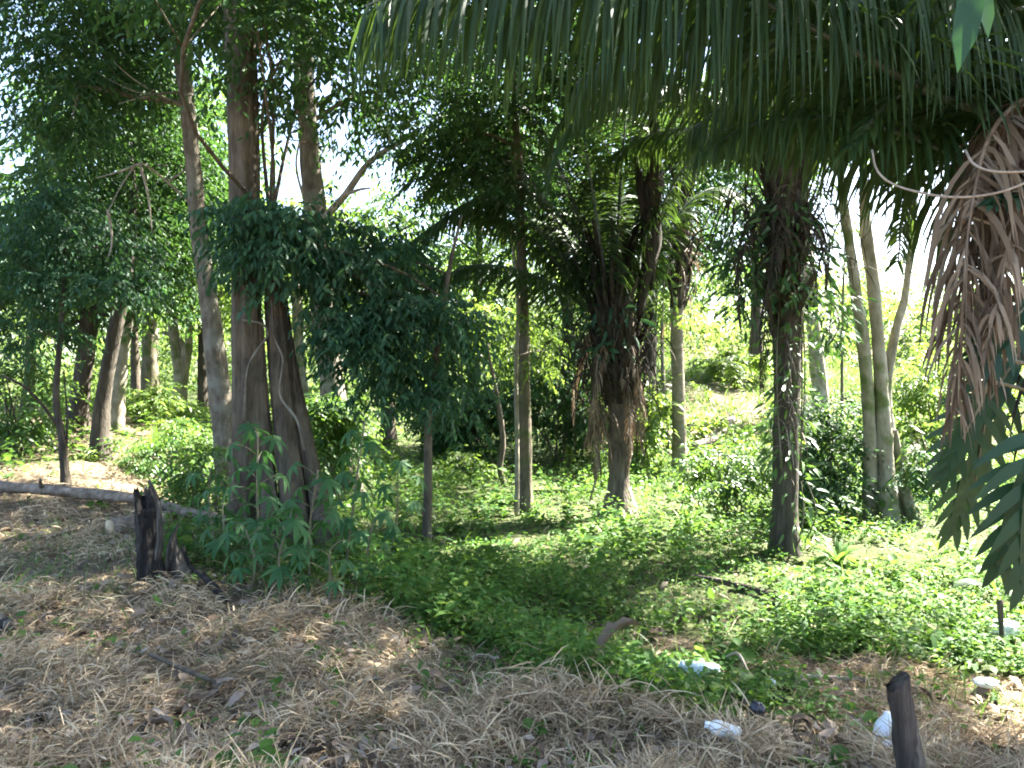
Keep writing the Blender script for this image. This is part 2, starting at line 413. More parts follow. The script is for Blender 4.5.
def build_grass():
    rng = np.random.default_rng(6); mb = MB(); n = 42000
    x, y = scatter(rng, n, 2.8, 34, .9)
    d = dryness(x, y); s = bank(x, y)
    tuft = wob(x, y, 2.1, 31)
    p = np.where(d > .5, .05 + .5 * (tuft > .45), .16 + .4 * (tuft > .2))
    lp = np.exp(-((x + 4.2) / 1.6) ** 2 - ((y - 7.6) / 1.8) ** 2)
    keep = rng.uniform(0, 1, n) < np.maximum(p * .8, lp)
    x, y, d = x[keep], y[keep], d[keep]; n = len(x)
    az = rng.uniform(0, 6.28, n); el = rng.uniform(.6, 1.5, n)
    D = np.stack([np.cos(az) * np.cos(el), np.sin(az) * np.cos(el), np.sin(el)], -1)
    L = rng.uniform(.08, .28, n) * np.where(d > .5, .75, 1)
    strips(mb, np.stack([x, y, ground_h(x, y) - .01], -1), D, L, rng.uniform(.005, .011, n) * (1 + np.maximum(y - 6, 0) * .07), rng.uniform(.4, 2., n), seg=4, side=rng.normal(size=(n, 3)) * [1, 1, .1], wprof=[.7, 1, .8, .5, .05])
    n = 26000; y = rng.uniform(13, 30, n); x = (rng.uniform(590, 1040, n) - 512) / F * y
    keep = wob(x, y, 1.4, 33) + .5 * wob(x, y, 4., 34) > -.35; x, y = x[keep], y[keep]; n = len(x)
    az = rng.uniform(0, 6.28, n); el = rng.uniform(.5, 1.5, n)
    D = np.stack([np.cos(az) * np.cos(el), np.sin(az) * np.cos(el), np.sin(el)], -1)
    strips(mb, np.stack([x, y, ground_h(x, y) - .02], -1), D, rng.uniform(.15, .45, n), rng.uniform(.015, .03, n), rng.uniform(.6, 2.2, n), seg=3, side=rng.normal(size=(n, 3)) * [1, 1, .1], wprof=[.7, 1, .7, .05])
    setkind(mb.build('green_grass', M['grass']), 'stuff', 'short green grass blades among the weeds and straw')
build_grass()

def build_weeds():
    rng = np.random.default_rng(7); mb = MB(); n = 70000
    x, y = scatter(rng, n, 3.0, 34, 1.0)
    d = dryness(x, y)
    tall = np.clip(.5 + .6 * wob(x, y, 1.3, 41) + .25 * wob(x, y, 4.1, 42), 0, 1.3)
    gap = sm(-.55, -.1, wob(x, y, 1.9, 43) + .4 * wob(x, y, 5.3, 44))
    tall = tall + .9 * np.exp(-((x + 1.0) / .9) ** 2 - ((y - 6.6) / .9) ** 2) + .5 * sm(9, 14, y)
    keep = rng.uniform(0, 1, n) < np.where(d > .55, .012, (1 - d) ** 1.2 * (.4 + .5 * tall) * (.3 + .7 * gap))
    x, y, d, tall = x[keep], y[keep], d[keep], tall[keep]; n = len(x)
    far = 1.15 + np.maximum(y - 7, 0) * .06
    H = rng.uniform(.04, .28, n) * (.25 + 1.35 * tall) * np.where(d > .5, .6, 1)
    per = 8
    lv = rng.uniform(.15, 1, (n, per))
    az = rng.uniform(0, 6.28, (n, per)); el = rng.normal(.15, .35, (n, per))
    lean = rng.normal(0, .25, (n, 2))
    base = np.stack([x, y, ground_h(x, y)], -1)[:, None] + np.concatenate([lean[:, None] * (lv * H[:, None])[..., None], (lv * H[:, None])[..., None]], -1)
    base = base + .03 * rng.normal(size=base.shape) * [1, 1, .3]
    D = np.stack([np.cos(az) * np.cos(el), np.sin(az) * np.cos(el), np.sin(el)], -1)
    size = rng.uniform(.018, .055, (n, 1)) * rng.uniform(.7, 1.2, (n, per)) * far[:, None]
    big = (rng.uniform(0, 1, n) < .05 + .2 * (wob(x, y, 2.4, 45) > .25))[:, None]; size = np.where(big, size * 2.1, size); H = np.where(big[:, 0], H * 1.3, H)
    asp = rng.uniform(.4, .75, (n, 1)) * np.ones((1, per))
    P = base.reshape(-1, 3); N_ = np.array([0, 0, 1.]) + .35 * rng.normal(size=P.shape)
    leaf8(mb, P, D.reshape(-1, 3), N_, size.ravel(), (size * asp).ravel(), fold=.15, bend=.22)
    setkind(mb.build('ground_cover', M['weed']), 'stuff', 'low broad leaved green weeds carpeting the forest floor')
build_weeds()

def build_litter():
    rng = np.random.default_rng(8); mb = MB(); n = 8500
    x, y = scatter(rng, n, 2.7, 20, 1.2)
    d = dryness(x, y); k = rng.uniform(0, 1, n) < .4 + .4 * d
    x, y = x[k], y[k]; n = len(x)
    az = rng.uniform(0, 6.28, n)
    D = np.stack([np.cos(az), np.sin(az), rng.normal(0, .25, n)], -1)
    L = rng.uniform(.04, .13, n)
    leaf8(mb, np.stack([x, y, ground_h(x, y) + rng.uniform(.02, .08, n)], -1), D, np.array([0, 0, 1.]) + .5 * rng.normal(size=(n, 3)), L, L * rng.uniform(.3, .55, n), fold=rng.uniform(.1, .3), bend=.3)
    setkind(mb.build('leaf_litter', M['litter']), 'stuff', 'fallen brown leaves scattered over grass and soil')
build_litter()

# ------------------------------------------------------------------ trees
def blob_sprays(rng, mb, blobs, n, per=10, leaf=(.07, .12), asp=.36, twig=(.25, .5), droop=.35, hang=.45, clump=14, spread=.3, kind=leaf4, shell=.45):
    """fill ellipsoids (centre, rx, ry, rz) with clumps of leafy sprays"""
    vol = np.array([b[1] * b[2] * b[3] for b in blobs]) ** .8
    cnt = rng.multinomial(n, vol / vol.sum())
    Ps, Ds, Cs = [], [], []
    for (c, rx, ry, rz), k in zip(blobs, cnt):
        if k == 0: continue
        nc = max(4, int(k / clump))
        u = nrm(rng.normal(size=(nc, 3))) * rng.uniform(shell, 1, (nc, 1)) ** .6
        cc = np.array(c) + u * [rx, ry, rz]
        i = rng.integers(0, nc, k)
        r = min(rx, ry, rz)
        p = cc[i] + rng.normal(size=(k, 3)) * r * spread * [1, 1, .55]
        d = nrm(p - np.array(c)) * .5 + rng.normal(size=(k, 3)) * .5
        d[:, 2] = d[:, 2] * .5 - .15
        Ps.append(p); Ds.append(nrm(d))
    P = np.concatenate(Ps); D = np.concatenate(Ds); n = len(P)
    T = rng.uniform(*twig, n)
    t = (np.arange(per) + .6) / per
    pos = P[:, None] + D[:, None] * (T[:, None] * t)[..., None]
    pos[..., 2] -= droop * T[:, None] * t ** 2
    lat = nrm(np.cross(D, [0, 0, 1.])) 
    sgn = np.where(np.arange(per) % 2, 1., -1.)[None, :, None]
    ld = D[:, None] * .55 + lat[:, None] * sgn * .8 + rng.normal(0, .2, (n, per, 3)); ld[..., 2] -= hang
    N_ = np.array([0, 0, 1.]) + .35 * rng.normal(size=(n, per, 3))
    L = rng.uniform(*leaf, (n, 1)) * rng.uniform(.75, 1.2, (n, per))
    kind(mb, pos.reshape(-1, 3), ld.reshape(-1, 3), N_.reshape(-1, 3), L.ravel(), (L * asp).ravel())

def limb(root, rng, start, end, r0, r1, mat, name='branch', twigs=5, sag=.12, tl=.8):
    mb = MB(); a, b = Vector(start), Vector(end); L = (b - a).length
    mid = a.lerp(b, .5) + Vector((rng.normal(0, .08), rng.normal(0, .08), rng.normal(.03, sag))) * L
    P, _ = tube(mb, [a, mid, b], [r0, (r0 + r1) * .5, r1], 7, 12, rough=.06, seed=int(rng.integers(1e6)))
    for k in range(twigs):
        q = Vector(P[int(rng.integers(4, 12))]); d = Vector(nrm(rng.normal(size=3) + np.array((b - a).normalized()) * .8))
        e = q + d * tl * rng.uniform(.4, 1.1)
        tube(mb, [q, q.lerp(e, .5) + Vector(rng.normal(0, .06, 3)), e], [r1 * .8, r1 * .5, r1 * .15], 5, 7, rough=.05, seed=k)
    return mb.build(name, mat, root)

def make_tree(name, label, cat, trunk, radii, bark, blobs=(), n=0, leaf='leaf_dark', group=None, seed=1, nseg=12, rough=.08, flute=None,
              flare=.35, crown=None, limbs=True, stems=(), lim_from=.45, sink=.12):
    """trunk: world points from the ground up; blobs: (centre, rx, ry, rz) masses of leaves"""
    rng = np.random.default_rng(abs(int(seed)))
    base = Vector(trunk[0])
    root = thing(name, label, cat, base, group)
    def trunk_mesh(pts, rad, sd):
        mb = MB(); p = [Vector(q) for q in pts]; p[0] = p[0] - Vector((0, 0, sink))
        fl = flute or (lambda u, th: 1 + flare * np.exp(-u * 14) * (1 + .5 * np.sin(3 * th + sd) + .25 * np.sin(5 * th + 2 * sd)))
        P, R = tube(mb, p, rad, nseg, 9 * len(p), rough=rough, flute=fl, seed=sd)
        mb.build('trunk', M[bark], root); return P, R
    P, R = trunk_mesh(trunk, radii, seed)
    allP, allR = [P], [R]
    for k, (sp, sr) in enumerate(stems):
        a, b = trunk_mesh(sp, sr, seed + 7 * k + 3); allP.append(a); allR.append(b)
    PP = np.concatenate(allP); RR = np.concatenate(allR)
    if limbs:
        for (c, rx, ry, rz) in blobs:
            dd = np.linalg.norm(PP - np.array(c) + [0, 0, .5 * rz], axis=1) + np.where(PP[:, 2] > c[2], .5, 0)
            dd[: int(len(P) * lim_from)] += 3
            i = int(np.argmin(dd))
            r0 = max(.012, min(RR[i] * .5, .045))
            limb(root, rng, PP[i], c, r0, r0 * .4, M[bark], tl=.9 * max(rx, ry))
    if n:
        mb = MB(); blob_sprays(rng, mb, blobs, n, **(crown or {})); mb.build('crown', M[leaf], root, smooth=False)
    return root

def B(px, py, Y, r, rz=None, ry=None):
    """crown mass given by where the photograph shows it, at its own depth"""
    s = Y / F
    return (tuple(W(px, py, Y)), r * s, (ry or r) * s, (rz or r) * s)

def path(base, pts, dY=0.):
    """trunk from a ground pixel up through pixels, at the base's depth"""
    g = gp(*base); out = [g]
    for k, p in enumerate(pts):
        out.append(W(p[0], p[1], p[2] if len(p) > 2 else g.y + dY * (k + 1)))
    return out

# --- the thick fluted tree, two fused stems
g = gp(286, 548)
def fl(u, th):
    return (1 + .5 * np.exp(-u * 16) * (.8 + .5 * np.sin(4 * th + .5))) * (1 + .2 * np.abs(np.sin(3.5 * th + 1.2 + 1.5 * u)) * np.exp(-u * 1.2) - .1 + .07 * np.sin(9 * th - 3 * u) + .05 * np.sin(17 * th + 9 * u))
gY = g.y
big = make_tree('tree', 'thickest tree with a fluted double trunk behind the broad leaved shrubs', 'tree',
    [gp(250, 538), W(249, 450, gY), W(247, 350, gY), W(245, 220, gY), W(243, 90, gY), W(238, -40, gY + .3), W(240, -190, gY + .5)], [.2, .165, .15, .155, .16, .14, .08], 'bark_brown',
    blobs=[B(262, 10, gY - .6, 95, 70), B(258, 35, gY - .9, 36, 40), B(285, 50, gY - .5, 40, 45), B(330, 60, gY + .6, 70, 50), ((-.2, 6.9, 7.2), 2.4, 2.0, .9), ((1.6, 7.2, 7.6), 2.2, 1.8, .9), ((-2.6, 6.2, 6.6), 1.8, 1.8, .9), ((1.2, 5.4, 6.2), 2.0, 1.5, .8), ((-.8, 5.0, 6.0), 1.8, 1.4, .8), B(240, -60, gY + 1.3, 150, 80), B(350, -90, gY + .5, 150, 90), B(270, -190, gY + 1, 190, 100)],  # overhead masses at world points are out of view, added to shade the foreground
    n=6600, leaf='leaf_dark', seed=11, nseg=28, rough=.03, flute=fl,
    stems=[([gp(298, 552), W(291, 480, gY), W(283, 400, gY + .05), W(277, 320, gY + .1), W(272, 255, gY + .2), W(270, 222, gY + .3)], [.17, .14, .13, .12, .11, .05]),
           ([gp(336, 556), W(318, 500, gY + .05), W(303, 430, gY + .1), W(290, 360, gY + .15), W(282, 290, gY + .2)], [.15, .11, .09, .075, .05]),
           ([gp(272, 552), W(268, 480, gY - .06), W(262, 400, gY - .04), W(258, 320, gY)], [.11, .085, .075, .06])],
    crown=dict(leaf=(.08, .15), per=9, twig=(.3, .6), hang=.55, kind=leaf8), lim_from=.75)
# climbing roots on it
mb = MB(); rng = np.random.default_rng(3)
for pts in ([(243, 320, -.24), (262, 324, -.26), (268, 335, -.26), (256, 352, -.25), (247, 372, -.25), (244, 420, -.27)],
            [(272, 300, -.2), (274, 335, -.22), (283, 360, -.24), (280, 395, -.3), (297, 420, -.36), (304, 450, -.4)]):
    tube(mb, [W(a, b, gY + c) for a, b, c in pts], [.014, .012, .015], 6, 30, rough=.1)
mb.build('climbing_root', M['bark_grey'], big)

# --- the leaning slim tree at left
g = gp(234, 512)
lt = make_tree('tree', 'slim grey tree leaning left beside the thick fluted trunk', 'tree',
    [g, W(224, 430, g.y), W(210, 310, g.y), W(199, 230, g.y), W(192, 150, g.y), W(183, 70, g.y), W(170, -10, g.y), W(150, -120, g.y)], [.2, .165, .135, .12, .11, .1, .085, .04], 'bark_grey',
    blobs=[B(90, 40, g.y + .2, 75, 50), B(80, 85, g.y - .2, 75, 50), B(110, -70, g.y + .8, 150, 70), B(70, -20, g.y - .6, 70, 50)],
    n=4000, leaf='leaf_dark', seed=12, crown=dict(leaf=(.08, .14), per=9, twig=(.3, .6), hang=.5, kind=leaf8))
mb = MB()
for pts in ([(192, 205), (165, 180), (140, 164), (122, 185), (108, 212)], [(140, 164), (148, 195), (152, 232)], [(168, 182), (186, 168), (189, 152)], [(140, 164), (118, 172), (96, 178)], [(108, 210), (112, 240), (108, 258)]):
    tube(mb, [W(a, b, g.y + .05 - .012 * abs(192 - a)) for a, b in pts], [.022, .014, .006], 6, 16, rough=.12, seed=len(pts))
mb.build('dead_branch', M['dead_wood'], lt)
mb = MB()
for pts in (
            [(190, 110), (160, 95), (132, 78), (112, 60)], [(160, 95), (140, 98), (118, 104)]):
    tube(mb, [W(a, b, g.y + .05 - .012 * abs(192 - a)) for a, b in pts], [.022, .014, .006], 6, 16, rough=.12, seed=len(pts))
mb.build('dead_branch', M['dead_wood'], lt)

# --- tree behind the fluted one
g = gp(345, 500)
bt = make_tree('tree', 'forked tree behind the fluted trunk with a pale limb reaching right', 'tree',
    [g, W(336, 420, g.y), W(322, 300, g.y), W(313, 190, g.y), W(306, 100, g.y), W(300, 0, g.y), W(290, -120, g.y)], [.26, .2, .18, .17, .15, .12, .05], 'bark_grey',
    blobs=[B(345, 110, g.y + 1, 40, 35), B(440, 100, g.y + .8, 60, 60), B(300, -60, g.y, 170, 70), B(420, -80, g.y + 1, 150, 70)],
    n=2700, leaf='leaf_dark', seed=13, crown=dict(leaf=(.09, .15), per=9, twig=(.3, .6), kind=leaf8))
mb = MB()
tube(mb, [W(318, 225, g.y), W(345, 195, g.y - .2), W(372, 160, g.y - .3), (W(412, 136, g.y - .4))], [.07, .055, .045, .03], 8, 20, rough=.08)
tube(mb, [W(345, 195, g.y - .2), W(358, 190, g.y - .4), W(370, 188, g.y - .5)], [.03, .025, .015], 6, 8)
tube(mb, [W(395, 150, g.y - .35), W(378, 110, g.y - .2), W(372, 70, g.y)], [.03, .02, .01], 6, 10, rough=.1)
mb.build('branch', M['dead_wood'], bt)
mb = MB()
tube(mb, [W(320, 215, g.y - .3), W(345, 222, g.y - 1.2), W(365, 238, g.y - 1.8), W(384, 259, g.y - 2)], [.02, .02, .016, .01], 6, 14, rough=.1)
mb.build('dead_branch', M['dead_wood'], bt)
mb = MB()
tube(mb, [W(304, 200, g.y - .25), W(296, 165, g.y - .4), W(300, 130, g.y - .4), W(280, 128, g.y - .6)], [.02, .018, .014, .008], 6, 14, rough=.1)
mb.build('dead_branch', M['dead_wood'], bt)

# --- drooping young tree in the middle and its dark masses
g = gp(427, 544)
make_tree('young_tree', 'slender young tree with drooping dark foliage left of the twin thin trunks', 'tree',
    [g, W(428, 470, g.y), W(430, 410, g.y), W(440, 330, g.y + .1), W(450, 265, g.y + .2), W(462, 215, g.y + .3)], [.055, .046, .044, .036, .028, .012], 'bark_brown',
    blobs=[B(420, 330, g.y - .1, 58, 42), B(365, 350, g.y - .2, 52, 48), B(300, 250, g.y - .6, 62, 50), B(260, 230, g.y - .7, 45, 50), B(350, 290, g.y - .2, 58, 45), B(420, 400, g.y, 40, 22), B(450, 385, g.y + .4, 32, 32), B(375, 250, g.y + .3, 50, 36)],
    n=1750, leaf='leaf_blue', seed=14, flare=.2, crown=dict(leaf=(.075, .125), per=10, twig=(.25, .45), hang=.75, asp=.34, kind=leaf8, shell=.2), lim_from=.3)

# --- twin trunks right of it
g = gp(525, 514)
make_tree('tree', 'straight thin dark trunk standing tight beside an even thinner pale stem', 'tree',
    [g, W(525, 440, g.y), W(524, 350, g.y), W(521, 250, g.y), W(518, 160, g.y), W(512, 60, g.y)], [.105, .085, .08, .07, .06, .03], 'bark_moss',
    blobs=[B(470, 130, g.y, 70, 45), B(515, 150, g.y - .3, 65, 50), B(480, 165, g.y + .9, 60, 30), B(440, 160, g.y + 1.2, 60, 34), B(520, 80, g.y + .2, 100, 50), B(480, 10, g.y + .5, 150, 60), ((1.0, 9.2, 6.5), 1.8, 1.2, .7), ((2.4, 10.3, 7.5), 1.5, 1.1, .7)],  # the closing masses are mostly unseen, put in to shade the drooping foliage below
    n=4300, leaf='leaf_dark', seed=15, flare=.3, crown=dict(leaf=(.08, .13), per=10, twig=(.3, .55), hang=.4, kind=leaf8), lim_from=.6)
g = gp(517, 516)
make_tree('sapling', 'very thin pale stem touching the left side of a straight dark trunk', 'sapling',
    [g, W(517, 440, g.y), W(516, 370, g.y), W(518, 300, g.y), W(511, 230, g.y)], [.035, .03, .028, .025, .01], 'bark_pale',
    blobs=[B(505, 340, g.y, 30, 35), B(540, 350, g.y + .2, 20, 22)], n=60, leaf='leaf_lit', seed=16, nseg=8, crown=dict(leaf=(.09, .14), per=8, hang=.5))
g = gp(508, 486)
make_tree('sapling', 'crooked bare sapling bending left in the sunlit clearing', 'sapling',
    [g, W(500, 470, g.y), W(503, 440, g.y), W(497, 395, g.y), W(488, 350, g.y), W(484, 310, g.y)], [.055, .045, .05, .03, .022, .01], 'bark_brown',
    blobs=[B(486, 310, g.y, 36, 30), B(520, 330, g.y + .3, 35, 30)], n=150, leaf='leaf_lit', seed=17, nseg=8, crown=dict(leaf=(.1, .16), per=8))
g = gp(462, 452)
make_tree('sapling', 'bare whip of a sapling in the clearing behind the slender young tree', 'sapling',
    [g, W(463, 420, g.y), W(462, 380, g.y), W(460, 330, g.y)], [.035, .03, .025, .01], 'bark_brown', blobs=[B(462, 330, g.y, 40, 30)], n=90, leaf='leaf_lit', seed=18, nseg=6, crown=dict(leaf=(.12, .2), per=7))

# --- pale tree with several stems, right
g = gp(886, 522)
gY = g.y
mt = make_tree('tree', 'pale mossy tree of several close stems and spreading root buttresses', 'tree',
    [gp(872, 520), W(870, 450, gY), W(866, 370, gY), W(857, 300, gY), W(846, 220, gY), W(835, 130, gY)], [.11, .085, .08, .07, .06, .03], 'bark_pale',
    blobs=[B(930, 60, gY + .6, 60, 40), B(850, -40, gY - .8, 110, 60), ((3.4, 6.6, 7.0), 2.2, 1.9, .9), ((4.6, 6.0, 6.4), 1.8, 1.6, .9), ((3.2, 5.2, 5.6), 1.5, 1.2, .7), ((2.0, 6.2, 6.4), 1.6, 1.3, .8), ((2.2, 8.1, 6.7), 2.0, 1.1, .7), ((3.9, 8.3, 6.9), 1.6, 1.1, .7), ((3.6, 11.0, 8.1), 1.5, 1.2, .7), ((6.1, 8.5, 6.6), 1.6, 1.4, .8), ((5.3, 7.2, 6.1), 1.5, 1.2, .8), B(870, 300, gY + .3, 26, 20), B(905, 330, gY + .3, 22, 26), B(918, 445, gY + .2, 14, 26)], n=5000, leaf='leaf_mid', seed=21, nseg=14, rough=.1,  # high masses at world points are unseen, added to block sun from ground and palm
    stems=[([gp(890, 524), W(885, 450, gY - .05), W(880, 370, gY), W(874, 290, gY), W(866, 230, gY), W(862, 150, gY)], [.13, .1, .085, .08, .075, .04]),
           ([gp(898, 522), W(890, 440, gY + .08), W(886, 390, gY + .05), W(896, 330, gY + .1), W(906, 290, gY + .2), W(915, 200, gY + .3)], [.12, .09, .07, .055, .045, .02]),
           ([gp(921, 526), W(903, 488, gY), W(894, 430, gY)], [.1, .075, .04])],
    crown=dict(leaf=(.08, .14), per=9), limbs=True)

# --- pale trunk behind the shaggy palm
g = gp(822, 418); gY = g.y
make_tree('tree', 'pale leaning trunk partly hidden behind the shaggy dark palm', 'tree',
    [g, W(818, 370, gY), W(812, 310, gY), W(806, 240, gY), W(800, 150, gY)], [.19, .16, .15, .13, .06], 'bark_pale',
    blobs=[B(800, 120, gY, 60, 50), B(830, 300, gY, 20, 24)], n=130, leaf='leaf_lit', seed=22, crown=dict(leaf=(.1, .18), per=8))
g = gp(842, 425)
make_tree('sapling', 'thin straight stem between the shaggy palm and the pale many stemmed tree', 'sapling',
    [g, W(842, 370, g.y), W(843, 300, g.y), W(845, 230, g.y)], [.04, .035, .03, .01], 'bark_moss', blobs=[B(845, 260, g.y, 24, 40)], n=60, leaf='leaf_lit', seed=23, nseg=7, crown=dict(leaf=(.1, .16), per=8))
g = gp(668, 430)
make_tree('sapling', 'slim grey sapling in sun just left of the smooth palm trunk', 'sapling',
    [g, W(664, 390, g.y), W(662, 340, g.y), W(664, 280, g.y)], [.05, .04, .035, .02], 'bark_grey', blobs=[B(655, 300, g.y, 26, 36)], n=60, leaf='leaf_lit', seed=24, nseg=7, crown=dict(leaf=(.1, .18), per=8))

# --- left hand trees, each its own
def LT(label, base, pts, radii, bark, blobs, n, leaf, seed, name='tree', cat='tree', **k):
    return make_tree(name, label, cat, path(base, pts), radii, bark, blobs=blobs, n=n, leaf=leaf, seed=seed, nseg=9, crown=k.pop('crown', dict(leaf=(.1, .17), per=8, twig=(.35, .7))), **k)
g = gp(66, 486); y1 = g.y
t = LT('crooked thin dark sapling rising just behind the fallen log, forked low', (66, 486), [(62, 440), (56, 400), (60, 340), (64, 280), (66, 210)], [.065, .05, .045, .04, .03, .012], 'bark_dark',
   [B(50, 220, y1, 62, 30), B(105, 245, y1 + .2, 50, 26), B(20, 265, y1 - .2, 46, 30), B(80, 285, y1, 48, 18), B(140, 290, y1 + .3, 32, 16), B(35, 330, y1, 40, 16)], 900, 'leaf_blue', 31, name='sapling', cat='sapling', crown=dict(leaf=(.08, .13), per=10, twig=(.3, .55), hang=.6, kind=leaf8), lim_from=.4)
mb = MB(); tube(mb, [W(57, 425, y1), W(40, 402, y1 - .2), W(20, 384, y1 - .4), W(-8, 372, y1 - .5)], [.028, .024, .02, .01], 6, 14, rough=.1)
tube(mb, [W(66, 470, y1), W(67, 420, y1 + .05), W(64, 370, y1 + .1)], [.02, .016, .01], 6, 10); mb.build('branch', M['bark_dark'], t)
y2 = gp(100, 457).y
LT('dark short trunk leaning right, nearest behind the crooked sapling', (100, 457), [(101, 420), (106, 380), (113, 340), (128, 270), (135, 190)], [.17, .13, .12, .11, .09, .05], 'bark_dark',
   [B(130, 250, y2, 55, 40), B(160, 210, y2 + 1, 50, 40), B(90, 190, y2, 70, 45), B(130, 120, y2 + .5, 90, 60), B(60, 260, y2 + .4, 50, 30)], 1200, 'leaf_dark', 32)
y3 = gp(76, 428).y
LT('dark slanting trunk farthest back at the left of the burnt stump', (76, 428), [(80, 395), (86, 350), (92, 280), (95, 200)], [.2, .17, .16, .13, .08], 'bark_dark',
   [B(80, 250, y3, 60, 50), B(30, 220, y3, 70, 50), B(110, 190, y3, 60, 50), B(30, 300, y3, 50, 25), B(140, 300, y3, 40, 20)], 900, 'leaf_dark', 33, crown=dict(leaf=(.16, .26), per=8, twig=(.5, .9)))
y4 = gp(114, 430).y
LT('pale sunlit grey trunk beside the dark leaning one at left', (114, 430), [(118, 390), (124, 340), (132, 270), (138, 180), (136, 100)], [.17, .13, .12, .11, .1, .06], 'bark_pale',
   [B(150, 180, y4, 60, 50), B(110, 120, y4, 80, 60), B(180, 250, y4, 40, 40)], 800, 'leaf_dark', 34, crown=dict(leaf=(.16, .26), per=8, twig=(.5, .9)))
y5 = gp(149, 404).y
LT('mossy upright trunk in the lit wood left of the leaning tree', (149, 404), [(150, 370), (150, 320), (152, 250), (150, 160)], [.3, .22, .2, .18, .1], 'bark_moss',
   [B(140, 220, y5, 60, 60), B(175, 170, y5, 60, 50), B(150, 100, y5, 90, 60), B(215, 130, y5, 50, 60)], 800, 'leaf_mid', 35, crown=dict(leaf=(.2, .32), per=8, twig=(.6, 1.1)))
y6 = gp(178, 412).y
LT('pale forked trunk with a bent limb, close left of the leaning tree', (178, 412), [(180, 380), (175, 345), (172, 300), (172, 220)], [.2, .15, .13, .12, .06], 'bark_pale',
   [B(185, 260, y6, 40, 40), B(205, 230, y6, 45, 40)], 300, 'leaf_lit', 36, crown=dict(leaf=(.18, .3), per=8, twig=(.5, 1)),
   stems=[([W(179, 385, y6), W(184, 350, y6), W(176, 338, y6), W(162, 332, y6)], [.1, .09, .07, .04]), ([W(180, 392, y6), W(188, 350, y6), W(190, 300, y6), W(192, 220, y6)], [.13, .1, .09, .05])])
for lab, px, py, ln, bk, sd in (('thin dark trunk at the far left of the lit wood, near the picture edge', 28, 418, 8, 'bark_dark', 91), ('slim brown trunk deep in the lit wood between the mossy and pale grey trunks', 136, 410, -4, 'bark_brown', 92),
                             ('slim dark trunk deep in the wood just left of the leaning tree', 203, 412, -3, 'bark_dark', 93), ('thin grey trunk in the wood right of the pale forked trunk', 216, 416, 6, 'bark_grey', 94)):
    yy = gp(px, py).y
    LT(lab, (px, py), [(px + ln * .3, py - 60), (px + ln * .7, py - 130), (px + ln, py - 220)], [.14, .11, .1, .05], bk, [B(px + ln, py - 190, yy, 45, 45), B(px + ln - 20, py - 205, yy, 50, 35), B(px + ln + 20, py - 130, yy, 35, 25)], 420, 'leaf_mid', sd, crown=dict(leaf=(.17, .28), per=8, twig=(.5, 1.)))
y7 = gp(306, 436).y
LT('pale thin trunk glimpsed between the fluted tree and the dark foliage', (306, 436), [(303, 400), (299, 350), (296, 280), (292, 200)], [.17, .14, .13, .12, .06], 'bark_pale',
   [B(300, 250, y7, 45, 50), B(230, 270, y7, 30, 50), B(330, 300, y7, 40, 50)], 420, 'leaf_lit', 37, crown=dict(leaf=(.14, .22), per=8, twig=(.5, .9)))
y8 = gp(388, 446).y
LT('short brown trunk at the far left end of the sunlit clearing', (388, 446), [(388, 420), (386, 380), (380, 320), (375, 240)], [.2, .17, .15, .13, .07], 'bark_brown',
   [B(375, 320, y8, 60, 60), B(430, 300, y8, 50, 60), B(340, 250, y8, 70, 60), B(420, 220, y8, 70, 50), B(320, 380, y8, 36, 36)], 800, 'leaf_mid', 38, crown=dict(leaf=(.16, .26), per=8, twig=(.5, .9)))

for (lab, px, py, lean, Y, bl, n_, lf, sd) in (
    ('shaded trunk behind the crooked bare sapling, its crown filling the middle gap', 470, 445, 10, 19, [(480, 300, 60, 60), (440, 230, 60, 50), (520, 240, 60, 60), (470, 160, 80, 60), (540, 160, 50, 50)], 900, 'leaf_mid', 81),
    ('shaded trunk just left of the thatch skirted centre palm, far behind it', 573, 440, -8, 18, [(560, 330, 46, 50), (590, 260, 60, 60), (540, 200, 60, 50), (610, 170, 60, 60), (570, 100, 70, 60)], 1500, 'leaf_dark', 82),
    ('leafy tree on the bank rising between the centre palm and the smooth stemmed palm', 648, 405, 6, 20, [(650, 250, 40, 60), (690, 190, 50, 60), (640, 150, 60, 60), (700, 100, 60, 50), (680, 240, 40, 40)], 1200, 'leaf_dark', 83),
    ('leafy tree on the bank behind the crown of the shaggy dark palm', 756, 370, 0, 23, [(740, 170, 50, 50), (790, 140, 50, 50), (720, 110, 50, 50), (830, 110, 50, 40), (730, 240, 40, 40)], 1100, 'leaf_mid', 84)):
    make_tree('tree', lab, 'tree', path((px, py), [(px + lean * .3, py - 60), (px + lean * .7, py - 130), (px + lean, py - 230)]), [.2, .16, .14, .08], 'bark_dark',
              blobs=[B(a, b, gp(px, py).y, c, d) for a, b, c, d in bl], n=n_, leaf=lf, seed=sd, nseg=9, crown=dict(leaf=(.14, .24), per=9, twig=(.5, .9)))
